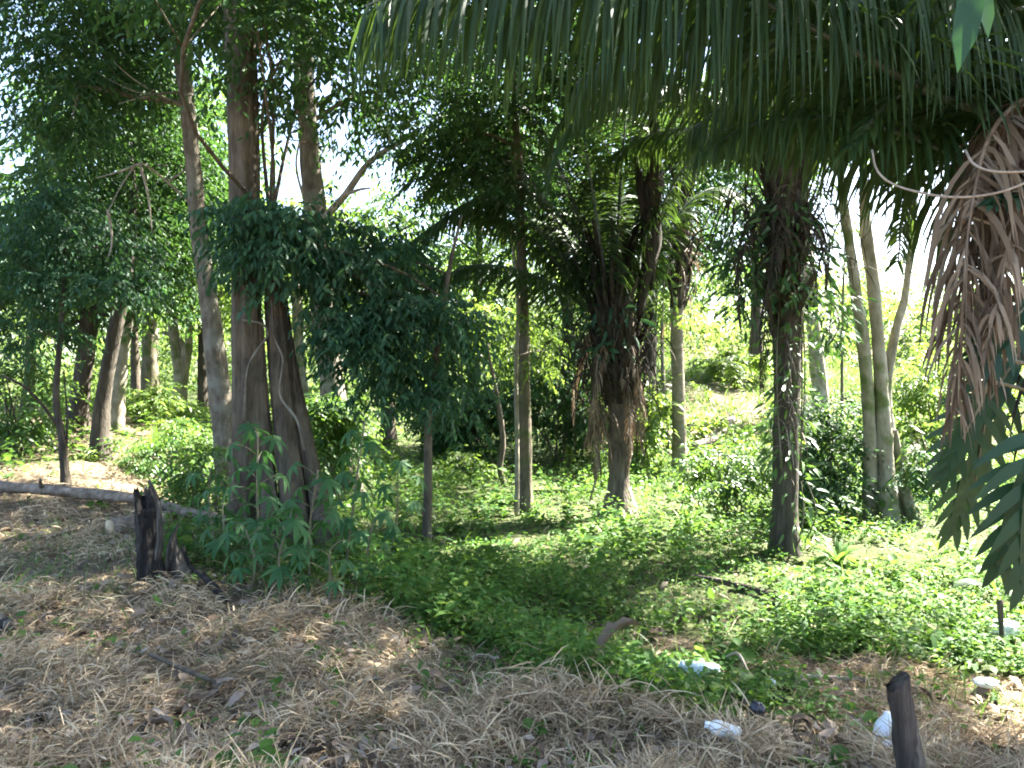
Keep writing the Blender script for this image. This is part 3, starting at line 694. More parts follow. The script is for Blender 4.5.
# ------------------------------------------------------------------ shrubs in the understorey
def shrub(label, px, py, Y, r, rz, n, leaf, seed, name='shrub', leafs=(.08, .14), more=(), crown=None):
    c = W(px, py, Y); g0 = onground(c.x, c.y)
    root = thing(name, label, 'shrub', g0, None)
    rng = np.random.default_rng(seed); s = Y / F
    blobs = [(tuple(c), r * s, r * s * .8, rz * s)] + [B(*b) for b in more]
    mb = MB()
    for k in range(7):
        e = Vector(c) + Vector(rng.normal(0, .45, 3)) * r * s; e.z = c.z + rng.uniform(-.2, .6) * rz * s
        b = g0 + Vector((rng.normal(0, .1), rng.normal(0, .1), -.05))
        tube(mb, [b, b.lerp(e, .5) + Vector((0, 0, .1)), e], [.02, .014, .005], 5, 8, rough=.1, seed=k)
    mb.build('stem', M['bark_brown'], root)
    mb = MB(); blob_sprays(rng, mb, blobs, n, **(crown or dict(leaf=leafs, per=9, twig=(.25, .5), hang=.3, kind=leaf8, shell=.2)))
    mb.build('foliage', M[leaf], root)
    return root
shrub('dark leafy thicket left of the shaggy palm on the foot of the bank', 728, 456, 11.2, 30, 16, 340, 'leaf_mid', 51, leafs=(.06, .12), more=[(700, 466, 11, 24, 12), (755, 460, 10.8, 26, 18), (720, 478, 10.8, 40, 10)])
shrub('dark leafy thicket between the shaggy palm and the pale many stemmed tree', 832, 450, 10.6, 34, 30, 800, 'leaf_dark', 52, leafs=(.06, .12), more=[(806, 425, 10.9, 26, 30), (850, 425, 10.9, 22, 26), (822, 480, 10.3, 42, 18), (905, 465, 10.4, 20, 24)])
shrub('shadowy broad thicket behind the twin thin trunks', 560, 390, 16.5, 62, 55, 650, 'leaf_dark', 53, leafs=(.12, .2))
shrub('rounded dark shrub in the clearing behind the slender young tree', 440, 425, 18, 26, 26, 200, 'leaf_mid', 54, leafs=(.12, .2))
shrub('sprawling shady shrub in the middle of the clearing left of the crooked sapling', 475, 420, 17, 38, 40, 330, 'leaf_dark', 55, leafs=(.12, .2))
shrub('bright green ferny shrub at the foot of the leaning tree', 165, 458, 13.0, 40, 18, 420, 'leaf_mid', 56, leafs=(.06, .11), more=[(130, 452, 13.4, 26, 14), (200, 462, 12.6, 30, 18), (185, 440, 13.6, 24, 16)])
shrub('low bright shrub behind the fallen log, left of the thick fluted tree', 205, 470, 10.4, 30, 24, 220, 'leaf_mid', 57, leafs=(.06, .1))
shrub('pale leaved bush in the lit wood behind the dark short trunk', 150, 412, 17, 34, 26, 260, 'leaf_lit', 58, leafs=(.1, .16))
shrub('thin dark shrub at the left edge behind the fallen log', 14, 390, 13.5, 34, 50, 260, 'leaf_mid', 59, leafs=(.08, .14))
shrub('sunlit yellow green shrub on the slope right of the pale many stemmed tree', 945, 400, 14, 48, 50, 420, 'leaf_lit', 60, leafs=(.1, .16))
shrub('sunlit yellow green shrub on top of the slope seen left of the shaggy palm', 735, 360, 21, 30, 14, 150, 'leaf_lit', 61, leafs=(.14, .22))
shrub('rounded sunny shrub on the slope just behind the thatch skirted palm', 640, 410, 15, 34, 30, 240, 'leaf_lit', 62, leafs=(.1, .17))
shrub('leafy shrub in the shade left of the forked tree behind the fluted trunk', 335, 430, 12, 34, 46, 330, 'leaf_mid', 63, leafs=(.09, .15))

# ------------------------------------------------------------------ far woodland and scrub (one mass)
def build_far():
    rng = np.random.default_rng(70); mb = MB(); blobs = []
    for k in range(230):
        y = rng.uniform(25, 62); px = rng.uniform(-90, 1110); x = (px - 512) / F * y
        hgt = rng.uniform(2.5, 6) + (y - 25) * .09
        if 330 < px < 600: hgt += 2.5
        if 600 < px: hgt = rng.uniform(1.2, 3.4) + (y - 25) * .11
        if 780 < px < 1000 and y < 36: hgt *= .7
        g0 = float(ground_h(x, y)); r = rng.uniform(1.0, 2.1)
        blobs.append(((x, y, g0 + hgt * .5), r * 1.2, r, hgt * .55))
    blob_sprays(rng, mb, blobs, 12500, per=9, leaf=(.2, .36), asp=.45, twig=(.6, 1.3), clump=7, spread=.26, shell=.5)
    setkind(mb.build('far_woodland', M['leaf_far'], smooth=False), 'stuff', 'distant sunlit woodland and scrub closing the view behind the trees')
build_far()
def build_slope_scrub():
    rng = np.random.default_rng(71); mb = MB(); blobs = []
    for k in range(110):
        y = rng.uniform(14.5, 27); px = rng.uniform(560, 1060); x = (px - 512) / F * y
        r = rng.uniform(.18, .42); blobs.append(((x, y, float(ground_h(x, y)) + r * .35), r, r, r * .8))
    for k in range(60):
        y = rng.uniform(13, 26); px = rng.uniform(-20, 480); x = (px - 512) / F * y
        r = rng.uniform(.2, .5); blobs.append(((x, y, float(ground_h(x, y)) + r * .3), r, r, r * .8))
    blob_sprays(rng, mb, blobs, 4200, per=8, leaf=(.09, .17), asp=.45, twig=(.2, .45), clump=6, shell=.1)
    setkind(mb.build('hillside_scrub', M['leaf_lit'], smooth=False), 'stuff', 'low sunlit scrub over the bank and forest edge')
build_slope_scrub()

# ------------------------------------------------------------------ palms
def frond(root, rng, pts, ll, mat, rmat, width=.032, per_m=26, droop=1.6, r0=.035, prof=(.55, .95, 1, .95, .8, .5, .3), name='frond', start=.12, miss=0., seg=5, hang=0., lift=.25, splay=.25):
    """one feather leaf: leaflets in two rows along a curved rachis"""
    P = spline(pts, 40)
    T = nrm(np.gradient(P, axis=0))
    Lr = np.linalg.norm(np.diff(P, axis=0), axis=1).sum()
    n = int(Lr * per_m)
    u = np.repeat(np.linspace(start, .995, n), 2)
    sg = np.tile([1., -1.], n)
    k = rng.uniform(0, 1, len(u)) > miss; u, sg = u[k], sg[k]
    pos = np.stack([np.interp(u, np.linspace(0, 1, 40), P[:, i]) for i in range(3)], -1)
    t = nrm(np.stack([np.interp(u, np.linspace(0, 1, 40), T[:, i]) for i in range(3)], -1))
    side = nrm(np.cross(t, [0, 0, 1.])); up = np.cross(side, t)
    fwd = .25 + .5 * u[:, None]
    D = side * sg[:, None] * (1 - .4 * u[:, None]) + t * fwd + up * lift + np.array([0, 0, -hang]) + rng.normal(0, splay * .4, (len(u), 3))
    L = ll * np.interp(u, np.linspace(0, 1, len(prof)), prof) * rng.uniform(.85, 1.1, len(u))
    wd = width * np.interp(u, [0, .3, 1], [.8, 1, .6]) * rng.uniform(.8, 1.15, len(u))
    sd = t + rng.normal(0, .35, t.shape)
    mb = MB(); strips(mb, pos, D, L, wd, droop * rng.uniform(.7, 1.3, len(u)), seg=seg, side=sd)
    o = mb.build(name, M[mat], root)
    mb = MB(); tube(mb, P, [r0, r0 * .6, r0 * .34, r0 * .12], 7, 40, raw=True)
    r = mb.build('rachis', M[rmat], o, origin=root.location)
    return o

def arc(start, az, el, L, bend, n=9, twist=0.):
    p = Vector(start); out = [p.copy()]; e = el; a = az
    for k in range(n):
        d = Vector((math.sin(a) * math.cos(e), math.cos(a) * math.cos(e), math.sin(e)))
        p = p + d * (L / n); out.append(p.copy()); e -= bend / n * (1 + k / n); a += twist / n
    return out

def boots(root, rng, c, axis_pts, r, n, L, mat='fibre', name='leaf_base', out=.5, wd=.09, seg=4, droop=-.2):
    """old leaf bases and fibres sheathing a palm stem"""
    P = spline(axis_pts, 30); i = rng.uniform(0, 29, n); a = np.arange(n) * 2.4 + rng.normal(0, .3, n)
    pos = np.stack([np.interp(i, np.arange(30), P[:, k]) for k in range(3)], -1)
    o = np.stack([np.cos(a), np.sin(a), 0 * a], -1)
    D = o * out + np.array([0, 0, 1.]) + rng.normal(0, .12, (n, 3))
    mb = MB(); sd = np.stack([-np.sin(a), np.cos(a), 0 * a], -1) + rng.normal(0, .2, (n, 3))
    strips(mb, pos + o * r * .85, D, rng.uniform(.6, 1.2, n) * L, wd * rng.uniform(.6, 1.2, n), droop, seg=seg, side=sd, wprof=[1, .8, .55, .3])
    return mb.build(name, M[mat], root)

def hangers(root, rng, centre, spread, n, L, mat, name, wd=.02, wprof=None, droop=2.5):
    """strips hanging off a stem: dead leaflets, root hair, ferns"""
    p = np.array(centre) + rng.normal(size=(n, 3)) * spread
    a = rng.uniform(0, 6.28, n)
    D = np.stack([np.cos(a) * .6, np.sin(a) * .6, rng.normal(-.4, .4, n)], -1)
    mb = MB(); strips(mb, p, D, rng.uniform(.5, 1.2, n) * L, rng.uniform(.5, 1.2, n) * wd, droop, seg=4, side=rng.normal(size=(n, 3)), wprof=wprof or [.6, 1, .9, .6, .1])
    return mb.build(name, M[mat], root)

# --- the centre palm: short shaggy stem, skirt of dead thatch
rng = np.random.default_rng(101)
g = gp(620, 517); y = g.y
pa = thing('palm_tree', 'short centre palm with a flared root foot and a skirt of dead thatch', 'palm', g)
mb = MB()
tube(mb, [g - Vector((0, 0, .1)), W(619, 480, y), W(621, 430, y), W(622, 380, y), W(616, 330, y), W(612, 280, y)], [.2, .13, .15, .2, .25, .2], 18, 40, rough=.09,
     flute=lambda u, th: (1 + .9 * np.exp(-u * 16) * (.8 + .3 * np.sin(5 * th))) * (1 + .06 * np.sin(7 * th + 4 * u)))
mb.build('trunk', M['bark_brown'], pa)
mb = MB()
for k in range(16):
    a = k * .393 + rng.normal(0, .1); d = Vector((math.cos(a), math.sin(a), 0)); e = g + d * rng.uniform(.24, .42)
    e.z = float(ground_h(e.x, e.y)) - .03
    tube(mb, [g + d * .12 + Vector((0, 0, rng.uniform(.2, .45))), g + d * .2 + Vector((0, 0, .14)), e], [.022, .024, .018], 6, 9, rough=.1, seed=k)
mb.build('root', M['dead_wood'], pa)
boots(pa, rng, None, [W(621, 410, y), W(616, 340, y), W(612, 255, y)], .24, 260, .6, out=.45)
hangers(pa, rng, W(596, 350, y), [.22, .2, .3], 260, .55, 'fibre', 'dead_leaflet', wd=.02)
hangers(pa, rng, W(632, 355, y), [.16, .2, .3], 200, .5, 'fibre', 'dead_leaflet', wd=.02)
hangers(pa, rng, W(602, 410, y - .05), [.05, .1, .22], 90, .5, 'dead_frond', 'dead_leaflet', wd=.022)
# dead fronds draped against the stem
for (pts, ll) in (([(612, 330, -.1), (598, 360, -.3), (594, 420, -.3), (596, 470, -.25), (590, 498, -.25)], .3),
                  ([(622, 330, -.1), (634, 355, -.35), (640, 395, -.35), (640, 432, -.3), (644, 450, -.3)], .32),
                  ([(620, 340, -.1), (628, 380, -.3), (630, 430, -.25), (628, 470, -.2)], .25),
                  ([(606, 320, .2), (585, 340, .3), (575, 380, .35), (573, 420, .35)], .35)):
    frond(pa, rng, [W(a, b, y + c) for a, b, c in pts], ll, 'dead_frond', 'dead_rachis', width=.022, per_m=34, droop=3., r0=.022, name='dead_frond', hang=.6, lift=0, seg=4)
# dead spathes / leaf stalks hanging above
for (x0, y0, x1, y1, wd_) in ((655, 135, 640, 315, .075), (640, 180, 652, 290, .05)):
    mb = MB(); tube(mb, [W(x0 - 8, y0 - 40, y), W(x0, y0, y - .1), W((x0 + x1) / 2 + 4, (y0 + y1) / 2, y - .15), W(x1, y1, y - .1)], [.02, wd_ * 1.4, wd_ * 1.7, wd_ * .6], 9, 24, rough=.25, seed=int(x0))
    mb.build('dead_leaf_stalk', M['fibre'], pa)
cA = W(612, 285, y)
for ang, ln, dep, arch in ((172, 215, -.9, 46), (158, 240, .2, 70), (146, 220, -.3, 60), (128, 250, .5, 50), (112, 270, .2, 40), (99, 280, -.2, 20), (86, 270, .5, 25), (72, 260, .1, 45), (57, 240, -.4, 60), (40, 200, .5, 70)):
    ca, sa = math.cos(math.radians(ang)), math.sin(math.radians(ang)); pts = []
    for f in (0, .3, .6, .85, 1):
        pts.append(W(612 + 10 * ca + ln * f * ca, 318 - ln * f * sa * (1 if ang > 150 or ang < 30 else 1) - arch * 1.1 * math.sin(f * 2.4) + arch * 1.6 * f ** 3, y + .15 * math.sin(ang) + dep * f * 1.6))
    frond(pa, rng, pts, .62, 'palm_far', 'rachis', width=.03, per_m=44, droop=1.5, hang=.25, lift=.1, r0=.042, splay=.35)
for k in range(3):
    frond(pa, rng, arc(W(612, 310, y), .8 * k - 1.4, 1.25 - .2 * (k % 2), 3.8, 1.25), .65, 'palm_far', 'rachis', width=.03, per_m=36, r0=.04, droop=1.8)

# --- smooth stemmed palm behind
rng = np.random.default_rng(102)
g = gp(680, 476); y = g.y
pb = thing('palm_tree', 'palm with a smooth clean grey stem and brown boots under its crown', 'palm', g)
mb = MB(); tube(mb, [g - Vector((0, 0, .1)), W(679, 430, y), W(678, 380, y), W(677, 320, y), W(682, 240, y), W(684, 190, y)], [.15, .125, .118, .115, .12, .1], 18, 40, rough=.02, flute=lambda u, th: 1 + .25 * np.exp(-u * 25))
mb.build('trunk', M['bark_palm'], pb)
boots(pb, rng, None, [W(677, 318, y), W(682, 240, y), W(686, 170, y)], .13, 170, .6, out=.28, wd=.1)
hangers(pb, rng, W(682, 265, y), [.12, .12, .45], 120, .55, 'dead_frond', 'dead_leaflet', wd=.025)
cB = W(685, 190, y)
for k in range(9):
    frond(pb, rng, arc(cB, .7 * k + .2, 1.15 + .25 * (k % 2), 3.3, 1.6 + .3 * (k % 3)), .6, 'palm_far', 'rachis', width=.04, per_m=18, r0=.045, name='frond')
# vine hanging on it
g2 = onground(g.x + .16, g.y - .2)
v = thing('climbing_plant', 'trailing green creeper hanging from the boots of the smooth stemmed palm', 'climber', W(672, 330, y - .2))
mb = MB(); L_ = [W(668, 180, y - .3), W(666, 240, y - .3), W(672, 290, y - .25), W(676, 330, y - .2)]
tube(mb, L_, [.014, .012, .008], 6, 20); mb.build('stem', M['bark_moss'], v)
mb = MB(); Q = spline(L_, 60); r_ = rng.normal(size=(60, 3)); r_[:, 1] = -abs(r_[:, 1])
leaf8(mb, Q + .03 * r_, r_ + [0, 0, -.6], np.array([0, -1, .5]) + .4 * rng.normal(size=(60, 3)), rng.uniform(.1, .22, 60), rng.uniform(.05, .09, 60)); mb.build('foliage', M['leaf_lit'], v)

# --- shaggy dark palm, right of centre
rng = np.random.default_rng(103)
g = gp(785, 553); y = g.y
pc = thing('palm_tree', 'shaggy dark palm nearest the clearing with hanging fibres and creepers on its stem', 'palm', g)
mb = MB(); tube(mb, [g - Vector((0, 0, .1)), W(785, 510, y), W(786, 440, y), W(787, 370, y), W(787, 300, y), W(785, 220, y), W(785, 160, y)], [.16, .125, .13, .145, .18, .22, .18], 18, 44, rough=.07, flute=lambda u, th: (1 + .3 * np.exp(-u * 20)) * (1 + .05 * np.sin(8 * th)))
mb.build('trunk', M['bark_dark'], pc)
boots(pc, rng, None, [W(787, 330, y), W(786, 250, y), W(785, 160, y)], .18, 240, .45, out=.55, wd=.08)
hangers(pc, rng, W(778, 225, y), [.38, .24, .28], 420, .7, 'fibre', 'dead_leaflet', wd=.018)
hangers(pc, rng, W(790, 400, y - .1), [.06, .06, .4], 130, .35, 'dead_wood', 'hanging_root', wd=.008, droop=4)
for pts in ([(785, 215, 0), (760, 210, -.3), (742, 240, -.4), (738, 290, -.4), (741, 330, -.4)], [(785, 215, 0), (812, 215, -.2), (826, 245, -.3), (826, 290, -.3)], [(785, 220, -.1), (780, 225, -.4), (770, 270, -.5), (764, 340, -.45), (762, 390, -.4)]):
    frond(pc, rng, [W(a, b, y + c) for a, b, c in pts], .3, 'fibre', 'fibre', width=.02, per_m=30, droop=3, r0=.02, name='dead_frond', hang=.5, lift=0, seg=4)
cC = W(785, 175, y)
for k in range(11):
    frond(pc, rng, arc(cC, .571 * k + .35, 1.15 - .35 * (k % 2), 3.6, 1.5 + .2 * (k % 3)), .6, 'palm_leaf', 'rachis', width=.036, per_m=32, r0=.04, hang=.5, droop=2.2)
# creepers
def creeper(label, px0, py0, px1, py1, Y, n, leaf, seed, L=(.07, .16), spread=(.16, .12), name='climbing_plant', mat='leaf_mid'):
    rng = np.random.default_rng(abs(int(seed)))
    a, b = W(px0, py0, Y), W(px1, py1, Y)
    root = thing(name, label, 'climber', a.lerp(b, 1.))
    mb = MB()
    for k in range(3):
        o = Vector((rng.normal(0, .05), -.14, 0)); tube(mb, [b + o, a.lerp(b, .5) + o * 1.3 + Vector((rng.normal(0, .05), 0, 0)), a + o], [.008, .008, .005], 5, 12, rough=.1, seed=k)
    mb.build('stem', M['bark_moss'], root)
    t = rng.uniform(0, 1, n)[:, None]; p = np.array(a) * (1 - t) + np.array(b) * t
    p = p + np.stack([rng.normal(0, spread[0], n), -abs(rng.normal(.12, spread[1], n)), rng.normal(0, .06, n)], -1)
    D = nrm(p - (np.array(a) * (1 - t) + np.array(b) * t)) + rng.normal(0, .3, (n, 3)); D[:, 2] -= .6
    l = rng.uniform(*L, n); mb = MB()
    leaf8(mb, p, D, np.array([0, -.8, .6]) + .4 * rng.normal(size=(n, 3)), l, l * .26, bend=.35)
    mb.build('foliage', M[mat], root); return root
creeper('leafy creeper clothing the middle of the shaggy dark palm stem', 787, 270, 787, 470, y, 300, 0, 201)
creeper('dark drooping fern tuft on the shaggy palm high at its left', 735, 235, 745, 320, y - .2, 230, 0, 202, L=(.07, .15), spread=(.13, .1), mat='leaf_dark')
creeper('dark strap leaved tuft on the right side of the shaggy palm', 830, 300, 826, 350, y + .3, 150, 0, 203, L=(.08, .16), spread=(.12, .1), mat='leaf_dark')
creeper('dark ferny tangle hanging round the top of the shaggy palm stem', 780, 205, 790, 300, y - .1, 420, 0, 207, L=(.08, .18), spread=(.26, .14), mat='leaf_dark')
creeper('green leaves sprouting at the foot of the shaggy dark palm', 792, 480, 790, 540, y, 40, 0, 204, L=(.08, .16), spread=(.12, .05), mat='leaf_mid')
creeper('blue green lobed epiphyte on the front of the thatch skirted centre palm', 612, 300, 610, 360, gp(620, 517).y - .15, 60, 0, 205, L=(.12, .26), spread=(.16, .08), mat='leaf_blue')
creeper('yellow green creeper on the right stem of the pale many stemmed tree', 905, 420, 915, 480, gp(886, 522).y, 40, 0, 206, L=(.12, .24), spread=(.12, .05), mat='leaf_lit')

# --- near palm at the right edge: great fronds over the view, skirt of dead leaves
rng = np.random.default_rng(104)
g = onground(3.05, 3.95)
pd = thing('palm_tree', 'near palm at the right edge with huge arching fronds and brown dead leaves hanging', 'palm', g)
mb = MB(); tube(mb, [g - Vector((0, 0, .1)), g + Vector((-.02, 0, .9)), g + Vector((0, 0, 1.9)), g + Vector((0, 0, 2.9))], [.26, .2, .22, .2], 20, 40, rough=.06)
mb.build('trunk', M['bark_dark'], pd)
boots(pd, rng, None, [g + Vector((0, 0, 1.4)), g + Vector((0, 0, 2.2)), g + Vector((0, 0, 3.))], .2, 120, .55, out=.6, wd=.1)
hangers(pd, rng, g + Vector((-.12, -.1, 2.1)), [.18, .16, .35], 160, .7, 'fibre', 'dead_leaflet', wd=.022)
FD = [([(1110, 90, 3.9), (1000, 0, 3.7), (830, -62, 3.5), (630, -58, 3.3), (470, -32, 3.15), (365, 6, 3.05)], .95, dict(prof=(.5, .8, .95, 1, .85, .62, .36), per_m=84, droop=2.8, width=.023, hang=.9, lift=0, splay=.6, miss=.12)),
      ([(1110, 170, 3.9), (1000, 118, 3.72), (930, 92, 3.6), (856, 52, 3.5), (764, 2, 3.4), (650, -58, 3.3), (560, -75, 3.2)], .62, dict(per_m=56, droop=1.6, start=.1, width=.02, splay=.55)),
      ([(1110, 230, 4.0), (990, 172, 3.9), (900, 132, 3.8), (820, 118, 3.75), (755, 124, 3.7), (700, 152, 3.65)], .6, dict(per_m=70, droop=3.2, width=.024, hang=.35, lift=.3, splay=.7)),
      ([(1110, 150, 4.3), (980, 50, 4.3), (850, 0, 4.2), (730, 0, 4.1), (630, 40, 4.0), (575, 85, 3.95)], .85, dict(per_m=64, droop=2.6, width=.027, hang=.9, lift=0, splay=.6, miss=.12)),
      ([(1110, 170, 4.5), (1000, 90, 4.6), (880, 50, 4.6), (770, 75, 4.6), (690, 130, 4.6)], .8, dict(per_m=56, droop=2.4, width=.028, hang=.8, lift=0, splay=.6, miss=.1)),
      ([(1120, 150, 4.2), (1010, 90, 4.4), (945, 110, 4.6), (908, 185, 4.8), (898, 262, 4.9)], .4, dict(per_m=34, droop=1.2)),
      ([(1120, 120, 4.2), (1060, 40, 4.4), (1000, 0, 4.8), (930, -20, 5.4), (850, 10, 6.)], .6, dict(per_m=34, droop=1.2)),
      ([(1110, 60, 4.), (1010, -120, 4.1), (880, -220, 4.3), (720, -250, 4.5), (560, -200, 4.7)], .8, dict(per_m=34, droop=1.5)),
      ([(1110, 70, 3.8), (1000, -130, 3.4), (840, -230, 2.9), (600, -240, 2.4)], .8, dict(per_m=26, droop=1.5)),
      ([(1110, 110, 4.1), (1040, -10, 4.5), (960, -50, 5.1), (840, -60, 5.9), (760, 0, 6.6), (720, 90, 7.)], .7, dict(per_m=32, droop=1.6, hang=.5)),
      ([(1110, 140, 3.9), (1050, 90, 3.8), (985, 75, 3.7), (900, 95, 3.55), (850, 150, 3.45)], .45, dict(per_m=36, droop=1.8)),
      ([(1110, 110, 3.7), (1060, 20, 3.6), (1000, -30, 3.5), (930, -10, 3.4), (880, 50, 3.3)], .5, dict(per_m=36, droop=2))]
for pts, ll, kw in FD:
    frond(pd, rng, [W(*q) for q in pts], ll, 'palm_leaf', 'rachis', r0=.036, **kw)
for az, el, L in ((2.2, 1.2, 4.0), (3.4, 1.2, 4), (1.2, 1.1, 4), (.75, 1.0, 4.2), (1.0, .85, 4), (1.5, .95, 3.8), (.9, 1.25, 4.4), (.5, 1.2, 4.2), (-.5, 1.3, 4.6)):  # extra fronds mostly out of view, added to cast shade on the near ground
    frond(pd, rng, arc(g + Vector((0, 0, 2.9)), az, el, L, 1.4), .7, 'palm_leaf', 'rachis', per_m=22, r0=.04)
DD = [([(1100, 100, 3.7), (1040, 92, 3.5), (992, 132, 3.36), (970, 220, 3.26), (962, 320, 3.2), (955, 410, 3.16)], .62, .0),
      ([(1100, 150, 3.7), (1030, 150, 3.5), (1000, 210, 3.4), (990, 300, 3.3), (984, 380, 3.25)], .52, .1), ([(1100, 110, 3.75), (1045, 100, 3.6), (1002, 150, 3.5), (978, 230, 3.42), (972, 320, 3.4)], .6, .1),
      ([(1090, 180, 3.6), (1040, 170, 3.4), (1012, 230, 3.2), (1000, 290, 3.15), (985, 350, 3.1)], .36, .2)]
for pts, ll, ms in DD:
    frond(pd, rng, [W(*q) for q in pts], ll, 'dead_frond', 'dead_rachis', width=.024, per_m=58, droop=3.2, r0=.016, name='dead_frond', hang=.7, lift=0, miss=ms + .15, splay=1.1, seg=6)

# --- big lobed leaves of a climber on that palm
def philo_leaf(mb, c, D, N, L, lobes=7):
    D = Vector(D).normalized(); N = Vector(N); Sx = D.cross(N).normalized(); N = Sx.cross(D)
    c = Vector(c)
    pr = lambda t: c + D * L * t - N * L * .18 * t * t
    # central blade
    n = 12; v = []
    for k in range(n + 1):
        t = k / n; wv = L * .11 * (math.sin(math.pi * min(1, t * .92 + .06)) ** .6)
        v += [pr(t) + Sx * wv + N * .01, pr(t), pr(t) - Sx * wv + N * .01]
    f = []
    for k in range(n):
        a = 3 * k; f += [[a, a + 1, a + 4, a + 3], [a + 1, a + 2, a + 5, a + 4]]
    mb.add(np.array([list(q) for q in v]), [np.array(f)])
    for s in (1, -1):
        for k in range(lobes):
            t = .04 + .9 * k / (lobes - 1) * .95
            ang = math.radians(88 - 62 * t)      # towards the tip the lobes swing forward
            ln = L * (.44 - .22 * abs(t - .25) - .14 * t)
            d = (D * math.cos(ang) + Sx * s * math.sin(ang)).normalized()
            p0 = pr(t); wd0 = L * .085
            side = d.cross(N).normalized(); vv = []; m = 5
            for j in range(m + 1):
                u = j / m; q = p0 + d * ln * u + D * ln * .3 * u * u - N * ln * .25 * u * u - Vector((0, 0, ln * .25 * u * u))
                ww = wd0 * [.75, .8, 1, .95, .65, .03][j]
                vv += [q + side * ww * .5, q - side * ww * .5]
            mb.add(np.array([list(q) for q in vv]), [np.array([[2 * j, 2 * j + 1, 2 * j + 3, 2 * j + 2] for j in range(m)])])

ph = thing('climbing_plant', 'climber with big dark deeply lobed leaves on the near right palm', 'climber', W(1060, 400, 3.7))
for (a, b, Y, D, N, L) in ((1040, 440, 3.2, (-.3, -.12, -1), (-.1, -1, .25), .56), (985, 395, 3.7, (-.45, .1, -1), (-.3, -1, .2), .45), (1030, 300, 3.3, (-.55, -.2, -.5), (0, -.7, .7), .42),
                           (1040, 430, 3.0, (-.1, -.2, -1), (.1, -1, .2), .6), (985, 420, 3.8, (-.1, .1, -1), (.2, -1, .3), .6), (1035, 190, 3.3, (-.6, -.3, -.1), (0, -.5, .8), .3), (1020, 350, 4.0, (-.6, 0, -1), (-.2, -1, .3), .6)):
    mb = MB(); philo_leaf(mb, W(a, b, Y), D, N, L); o = mb.build('leaf', M['philo'], ph)
    mb = MB(); p0 = W(a, b, Y); D = Vector(D).normalized()
    tube(mb, [W(1085, b - 10, 3.85), W(a, b, Y) - D * .12 + Vector((0, 0, .06)), p0, p0 + D * L * .5], [.012, .01, .008, .004], 6, 16); mb.build('petiole', M['cassava_stem'], o, origin=ph.location)
mb = MB(); tube(mb, [W(1088, 480, 3.72), W(1086, 380, 3.7), W(1084, 250, 3.7), W(1082, 160, 3.7)], [.03, .03, .025], 8, 24, rough=.1); mb.build('stem', M['bark_moss'], ph)

# hanging liana strands
for label, pts in (('thin pale liana sagging under the fronds, lower and longer of two', [(872, 150, 3.3), (878, 172, 3.25), (900, 187, 3.2), (950, 197, 3.1), (1000, 192, 3.05), (1050, 172, 3.1)]),
                   ('thin pale liana before the dead leaves, upper and shorter of two', [(965, 150, 3.1), (975, 165, 3.05), (1000, 172, 3.), (1050, 170, 3.05)])):
    mb = MB(); tube(mb, [W(*q) for q in pts], [.0045, .005, .004], 6, 30, rough=.05); o = mb.build('liana', M['dead_wood'], origin=W(*pts[2])); tag(o, label, 'liana')
# single near leaf hanging in at the top
mb = MB(); a = W(975, -25, 2.1)
leaf8(mb, np.array([list(a), list(a + Vector((.03, .03, .01)))]), np.array([[-.22, -.1, -1], [.25, .1, -1.]]), np.array([[-.3, -1, .1], [.2, -1, 0.]]), np.array([.27, .16]), np.array([.075, .06]), fold=.1, bend=.05)
root = thing('hanging_twig', 'near green leaves hanging into the view at top right', 'twig', a)
mb.build('leaf', M['philo'], root)
mb = MB(); tube(mb, [a + Vector((.35, .3, .35)), a + Vector((.12, .1, .12)), a], [.006, .005, .003], 6, 10); mb.build('stem', M['cassava_stem'], root)

# ------------------------------------------------------------------ logs, stumps, post
def lie(px, py, dz=0.):
    g = gp(px, py); return g + Vector((0, 0, dz))
# long fallen log
a, b = gp(-60, 492), gp(262, 533)
pts = [Vector((a.x, a.y, a.z + .2))]
for (px, py, Y) in ((-60, 483, None), (60, 491, None), (140, 500, None), (200, 515, None), (262, 528, None)):
    Y = a.y + (b.y - a.y) * ((px + 60) / 322) ** .9 if Y is None else Y
    q = W(px, py, Y); q.z = max(q.z, float(ground_h(q.x, q.y)) + .06); pts.append(q)
pts = pts[1:]
lg = thing('fallen_log', 'long grey fallen log lying across behind the burnt stump', 'log', pts[2] - Vector((0, 0, .1)))
mb = MB(); tube(mb, pts, [.06, .075, .062, .068, .045], 14, 90, rough=.2, seed=4); mb.build('log', M['log'], lg)
mb = MB(); rr = np.random.default_rng(9)
for k in (1, 2, 3):
    mb = MB(); q = pts[k] + Vector((rr.normal(0, .3), 0, .05)); tube(mb, [q, q + Vector((.02, -.06, .08)), q + Vector((.05, -.1, .12))], [.03, .022, .014], 7, 6, rough=.1); mb.build('branch_stub', M['log'], lg)
# short cut log
a = gp(112, 536); p0 = a + Vector((0, 0, .09)); p1 = a + Vector((.42, .42, .12))
cl = thing('cut_log', 'short sawn log showing its pale cut face, under the long log', 'log', a)
mb = MB(); tube(mb, [p0, p0.lerp(p1, .5), p1], [.092, .09, .086], 16, 14, rough=.06, seed=2, cap=True); mb.build('log', M['log'], cl)
mb = MB(); d = (p0 - p1).normalized(); tube(mb, [p0 + d * .0, p0 + d * .042], [.084, .082], 18, 2, rough=.03, raw=True, capk=.02); mb.build('cut_face', M['cut_wood'], cl)

